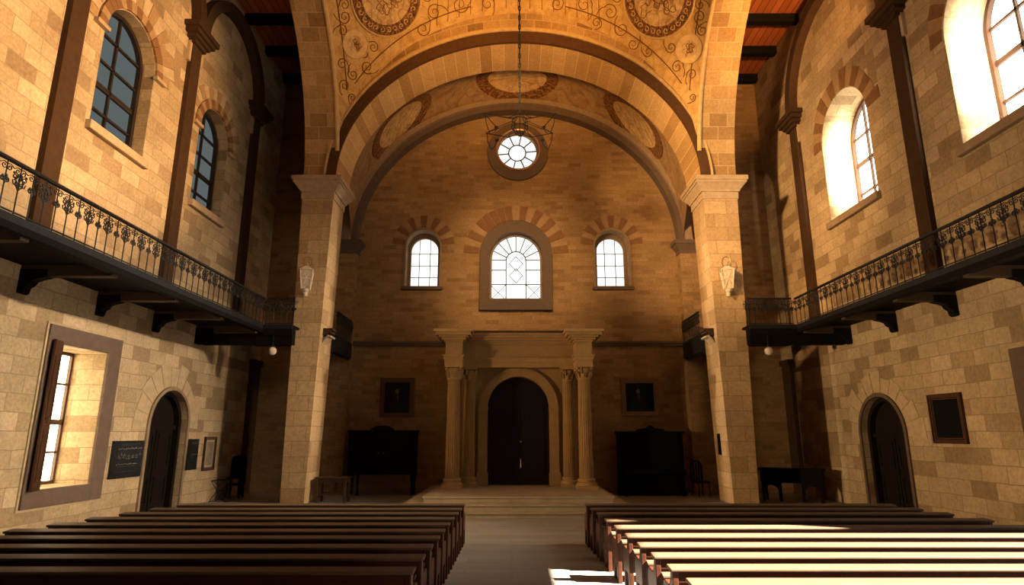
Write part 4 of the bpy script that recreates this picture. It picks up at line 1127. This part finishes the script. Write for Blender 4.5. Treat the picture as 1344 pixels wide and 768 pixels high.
t = thing('round_back_chair', 'black round-backed chair beside the upright piano', 'chair', (6.60, 22.3, 0), .3)
b = MB(); b.box(-.24, .24, -.24, .24, .44, .50); b.build('seat', M['black_wood'], t, bevel=.02)
b = MB(); b.ring([(-.24, .5)] + [(-.24 * math.cos(PI * i / 12), .95 + .25 * math.sin(PI * i / 12)) for i in range(13)] + [(.24, .5)], [(-.19, .5)] + [(-.19 * math.cos(PI * i / 12), .95 + .2 * math.sin(PI * i / 12)) for i in range(13)] + [(.19, .5)], lambda a, z, d: (a, d, z), .19, .24)
for x in (-.1, 0, .1): b.box(x - .025, x + .025, .2, .23, .5, 1.12)
b.build('backrest', M['black_wood'], t, weld=False)
for sx in (-1, 1):
    for sy in (-1, 1):
        b = MB(); b.tube([(sx * .2, sy * .2, .45), (sx * .22, sy * .22, 0)], [.025, .018], 8); b.build('leg', M['black_wood'], t)

t = thing('side_table', 'small brown wooden table with stretchers behind the left pier', 'table', (-5.68, 20.3, 0))
b = MB(); b.box(-.52, .52, -.34, .34, .73, .78); b.box(-.46, .46, -.28, .28, .62, .73); b.build('tabletop', M['table_wood'], t, bevel=.01, weld=False)
for sx in (-1, 1):
    for sy in (-1, 1):
        b = MB(); b.box(sx * .43 - .035, sx * .43 + .035, sy * .25 - .035, sy * .25 + .035, 0, .62); b.build('leg', M['table_wood'], t, bevel=.006)
    b = MB(); b.box(sx * .43 - .02, sx * .43 + .02, -.25, .25, .16, .21); b.build('stretcher', M['table_wood'], t)
for sy in (-1, 1):
    b = MB(); b.box(-.43, .43, sy * .25 - .02, sy * .25 + .02, .24, .29); b.build('stretcher', M['table_wood'], t)
    b = MB(); b.box(-.03, .03, sy * .25 - .02, sy * .25 + .02, .29, .62); b.build('upright', M['table_wood'], t)

t = thing('console_table', 'black wooden console on curved legs in the dark right corner', 'table', (9.05, 20.55, 0), math.radians(-32))
W2 = .92
b = MB(); b.box(-W2, W2, -.28, .28, .58, .96); b.box(-W2 - .05, W2 + .05, -.32, .30, .96, 1.02); b.box(-W2 + .3, W2 - .3, -.30, -.28, .70, .76); b.build('body', M['black_wood'], t, bevel=.012, weld=False)
for sx in (-1, 1):
    b = MB()
    xx = [(sx * (W2 - .02), 0), (sx * (W2 - .02), .6), (sx * (W2 - .62), .6), (sx * (W2 - .62), 0), (sx * (W2 - .54), 0), (sx * (W2 - .52), .3)]
    xx += [(sx * (W2 - .31 - .21 * math.cos(PI * i / 10)), .32 + .18 * math.sin(PI * i / 10)) for i in range(11)] + [(sx * (W2 - .10), .3), (sx * (W2 - .10), 0)]
    b.prism(xx, lambda a, z, d: (a, d, z), -.26, -.18); b.build('arched_support', M['black_wood'], t)
    b = MB(); b.lathe(leg_prof(.6, .05), (sx * (W2 - .08), .2, 0), 10); b.build('leg', M['black_wood'], t, smooth=True)

t = thing('high_back_chair', 'black high-backed chair standing in the left corner', 'chair', (-9.36, 21.55, 0), .1)
b = MB(); b.box(-.24, .24, -.24, .22, .42, .48); b.build('seat', M['black_wood'], t, bevel=.02)
b = MB(); b.box(-.25, -.19, .18, .24, .48, 1.30); b.box(.19, .25, .18, .24, .48, 1.30)
b.prism([(-.25, 1.22)] + [(-.25 * math.cos(PI * i / 12), 1.27 + .12 * math.sin(PI * i / 12)) for i in range(13)] + [(.25, 1.22)], lambda a, z, d: (a, d, z), .18, .23)
b.box(-.19, .19, .195, .225, .62, 1.22); b.build('backrest', M['black_wood'], t, weld=False)
for sx in (-1, 1):
    for sy in (-1, 1):
        b = MB(); b.box(sx * .21 - .025, sx * .21 + .025, sy * .2 - .025, sy * .2 + .025, 0, .44); b.build('leg', M['black_wood'], t)
    b = MB(); b.box(sx * .22 - .025, sx * .22 + .025, -.22, .2, .64, .68); b.box(sx * .22 - .02, sx * .22 + .02, -.22, -.18, .48, .66); b.build('armrest', M['black_wood'], t, weld=False)

t = thing('wire_plant_stand', 'small black wire stand with a pinched waist by the left wall', 'stand', (-9.34, 20.5, 0), .1)
b = MB(); b.tube([(-.24, -.24, .66), (.24, -.24, .66), (.24, .24, .66), (-.24, .24, .66)], .012, 6, closed=True)
for k in range(5): b.tube([(-.24 + .12 * k, -.24, .66), (-.24 + .12 * k, .24, .66)], .007, 5)
b.build('top', M['iron'], t)
b = MB()
for sx in (-1, 1):
    for sy in (-1, 1):
        b.tube([(sx * .24, sy * .24, .66), (sx * .2, sy * .2, .55), (sx * .10, sy * .10, .36), (sx * .10, sy * .10, .30), (sx * .2, sy * .2, .14), (sx * .25, sy * .25, 0)], .011, 6)
    b.tube([(sx * .24, -.24, .66), (0, -.17, .5), (sx * -.10, -.10, .33), (0, -.18, .16), (sx * .25, -.25, 0.01)], .008, 5)
b.tube([(-.1, -.1, .33), (.1, -.1, .33), (.1, .1, .33), (-.1, .1, .33)], .010, 6, closed=True)
b.build('legs', M['iron'], t)

# ------------------------------------------------------------------ pictures and signs
def picture(mp, a0, a1, z0, z1, fr, canvas, frame_mat, lb, name='framed_portrait', cat='painting', inner=None, wide=.13):
    o = thing(name, lb, cat, mp((a0 + a1) / 2, z0, 0))
    b = MB(); b.ring(rect(a0, a1, z0, z1), rect(a0 + wide * .45, a1 - wide * .45, z0 + wide * .45, z1 - wide * .45), mp, -.07, -.005)
    b.ring(rect(a0 + wide * .45, a1 - wide * .45, z0 + wide * .45, z1 - wide * .45), rect(a0 + wide, a1 - wide, z0 + wide, z1 - wide), mp, -.05, -.005)
    rel(b, 'frame', frame_mat, o, weld=False)
    b = MB(); w = wide * .95
    c = [mp(a0 + w, z0 + w, -.03), mp(a1 - w, z0 + w, -.03), mp(a1 - w, z1 - w, -.03), mp(a0 + w, z1 - w, -.03)]
    b.face(c, [(0, 0), (1, 0), (1, 1), (0, 1)])
    d = [mp(a0 + w, z0 + w, -.008), mp(a1 - w, z0 + w, -.008), mp(a1 - w, z1 - w, -.008), mp(a0 + w, z1 - w, -.008)]
    b.face(d[::-1])
    rel(b, 'canvas', canvas, o)
    if inner:
        b = MB(); e = wide + .02; b.ring(rect(a0 + e, a1 - e, z0 + e, z1 - e), rect(a0 + e + inner[1], a1 - e - inner[1], z0 + e + inner[1], z1 - e - inner[1]), mp, -.036, -.028); rel(b, 'inner_border', inner[0], o)
    return o
picture(mB, -5.02, -3.72, 2.72, 4.20, 0, M['portrait_a'], M['brown_gilt'], 'dark portrait in a brown frame above the black cabinet', wide=.17)
picture(mB, 4.17, 5.55, 2.78, 4.16, 0, M['portrait_b'], M['gilt'], 'dark portrait in a gilt frame above the upright piano', wide=.16)
picture(mR, 14.25, 15.4, 1.88, 3.05, 0, M['portrait_c'], M['shutter'], 'dark framed picture on the right wall near the arched door', name='framed_picture', wide=.10, inner=(M['gilt'], .012))
picture(mL, 19.75, 20.5, .98, 2.02, 0, M['paper'], M['shutter'], 'narrow framed paper on the left wall beside the small notice board', name='framed_notice', cat='picture', wide=.09, inner=(M['mount'], .05))
def notice(a0, a1, z0, z1, lb, rows):
    o = thing('notice_board', lb, 'sign', mL((a0 + a1) / 2, z0, 0))
    b = MB(); b.prism(rect(a0, a1, z0, z1), mL, -.045, -.004); rel(b, 'board', M['sign'], o, bevel=.005)
    rnd = random.Random(int(a0 * 10)); W = a1 - a0
    for (z, h, x0, x1, bright) in rows:
        bb = MB()
        x = a0 + W * x0; zz = z0 + (z1 - z0) * z
        while x < a0 + W * x1:
            wd = rnd.uniform(.3, 1.0) * h * 1.6 + .012
            y0 = zz + rnd.uniform(-.25, .25) * h; hh = h * rnd.uniform(.35, .9)
            p = [(x, y0), (x + wd * .3, y0 + hh), (x + wd * .45, y0 + hh), (x + wd * .2, y0)]
            q = [(x + wd * .35, y0 + hh * .3), (x + wd * .8, y0 + hh * .45), (x + wd * .8, y0 + hh * .2), (x + wd * .35, y0 + hh * .08)]
            bb.prism(p, mL, -.050, -.046); bb.prism(q, mL, -.050, -.046)
            x += wd + h * .25
        rel(bb, 'lettering', M['chalk' if bright else 'chalk_dim'], o, weld=False)
notice(15.22, 16.5, 1.04, 1.94, 'large black notice board with chalky lettering left of the arched door',
       [(.90, .03, .25, .85, 0), (.86, .03, .25, .6, 0), (.77, .05, .18, .9, 1), (.58, .10, .18, .92, 0), (.52, .09, .2, .85, 0), (.36, .035, .15, .85, 1), (.30, .03, .15, .75, 0), (.16, .03, .15, .85, 0)])
notice(18.78, 19.38, 1.05, 1.96, 'small black notice board with a few pale lines right of the arched door',
       [(.88, .04, .3, .85, 1), (.83, .04, .3, .85, 1), (.78, .04, .3, .85, 0), (.68, .03, .25, .75, 0), (.60, .03, .3, .8, 0), (.48, .05, .3, .95, 1), (.39, .05, .3, .55, 0)])

# ------------------------------------------------------------------ light
w = bpy.data.worlds.new('sky'); scene.world = w; w.use_nodes = True
nt = w.node_tree; bg = nt.nodes['Background']
bg.inputs[0].default_value = (.75, .85, 1.0, 1); bg.inputs[1].default_value = 1.2

def aim(o, tgt):
    o.rotation_euler = (Vector(tgt) - o.location).to_track_quat('-Z', 'Y').to_euler()
sd = bpy.data.lights.new('sun', 'SUN'); so = bpy.data.objects.new('sun', sd); COL.objects.link(so)
el = math.radians(40); az = Vector((-2.9, .74, 0)).normalized()
dirv = Vector((az.x * math.cos(el), az.y * math.cos(el), -math.sin(el)))
so.rotation_euler = dirv.to_track_quat('-Z', 'Y').to_euler()
sd.energy = 130; sd.color = (1, .84, .64); sd.angle = math.radians(.6)

def lamp(name, typ, loc, energy, col, size=.5, tgt=None, spot=None, blend=1., spread=None):
    l = bpy.data.lights.new(name, typ); o = bpy.data.objects.new(name, l); COL.objects.link(o); o.location = loc
    l.energy = energy; l.color = col
    if typ == 'AREA':
        l.size = size
        if spread: l.spread = math.radians(spread)
    else: l.shadow_soft_size = size
    if spot: l.spot_size = math.radians(spot); l.spot_blend = blend
    if tgt: aim(o, tgt)
    return o
WARM = (1.0, .46, .10)
lamp('vault_fill', 'SPOT', (.2, 12.0, 12.3), 2500, WARM, .4, (.2, 18.5, 17.5), 118)  # unseen spot added to make the vault glow
lamp('soffit_fill', 'SPOT', (.2, 9.5, 10.2), 3800, WARM, .4, (.2, 20.2, 16.6), 50)  # added spot brightening the arch underside; no fixture hangs here
lamp('chancel_fill', 'SPOT', (.2, 12.0, 12.3), 6200, (1., .60, .26), .4, (.2, 23.5, 8.3), 40)  # extra unseen spot lifting the middle of the end wall
lamp('arch_fill', 'SPOT', (-4.5, 7.5, 9.6), 22500, (1., .57, .23), .4, (6.9, 19.3, 10.4), 40)  # invented source for the golden right arch and pier
lamp('wall_fill', 'SPOT', (4.0, 9.3, 9.9), 16500, (1., .56, .22), .4, (XL, 12.7, 11.2), 46, .7)  # out-of-view fill added to warm the upper left wall
lamp('aisle_fill', 'SPOT', (9.0, 12.6, 12.9), 4200, (1., .48, .14), .3, (8.5, 19.5, 17.2), 66)  # added above the view to brighten the right aisle ceiling
lamp('window_daylight', 'AREA', (XR + .9, 10.75, 10.6), 620, (1., .78, .54), 1.3, (XL, 13.5, 2.2), spread=50)
lamp('window_daylight', 'AREA', (XL - .45, 13.3, 2.6), 380, (1., .66, .33), .6, (XR, 15.5, 4.8), spread=75)
o = lamp('window_beam', 'SPOT', (XR + .9, 16.6, 10.6), 9000, (1., .78, .54), .2, (-6.25, 20.0, 5.2), 38, .8); o.scale = (.13, 1, 1)  # added spot, squeezed narrow to light the left pier's inner face
o = lamp('window_beam', 'SPOT', (XL - .3, 17.5, 10.4), 7500, (1., .76, .50), .2, (6.7, 20.0, 4.8), 38, .8); o.scale = (.12, 1, 1)  # matching added spot for the right pier's inner face
o = lamp('jamb_fill', 'SPOT', (XR + .16, 16.32, 10.4), 3600, (1., .88, .66), .1, (XR + .62, 18.8, 10.5), 96, .7); o.scale = (.28, 1, 1)  # hidden spot added in the reveal to brighten the far jamb
o = lamp('jamb_fill', 'SPOT', (XR + .16, 10.32, 10.2), 3600, (1., .88, .66), .1, (XR + .62, 12.9, 10.3), 96, .7); o.scale = (.28, 1, 1)  # same hidden extra spot for the nearer window's jamb

scene.view_settings.view_transform = 'Standard'
scene.view_settings.look = 'None'
scene.view_settings.gamma = 1
scene.view_settings.exposure = 0
scene.view_settings.use_curve_mapping = False
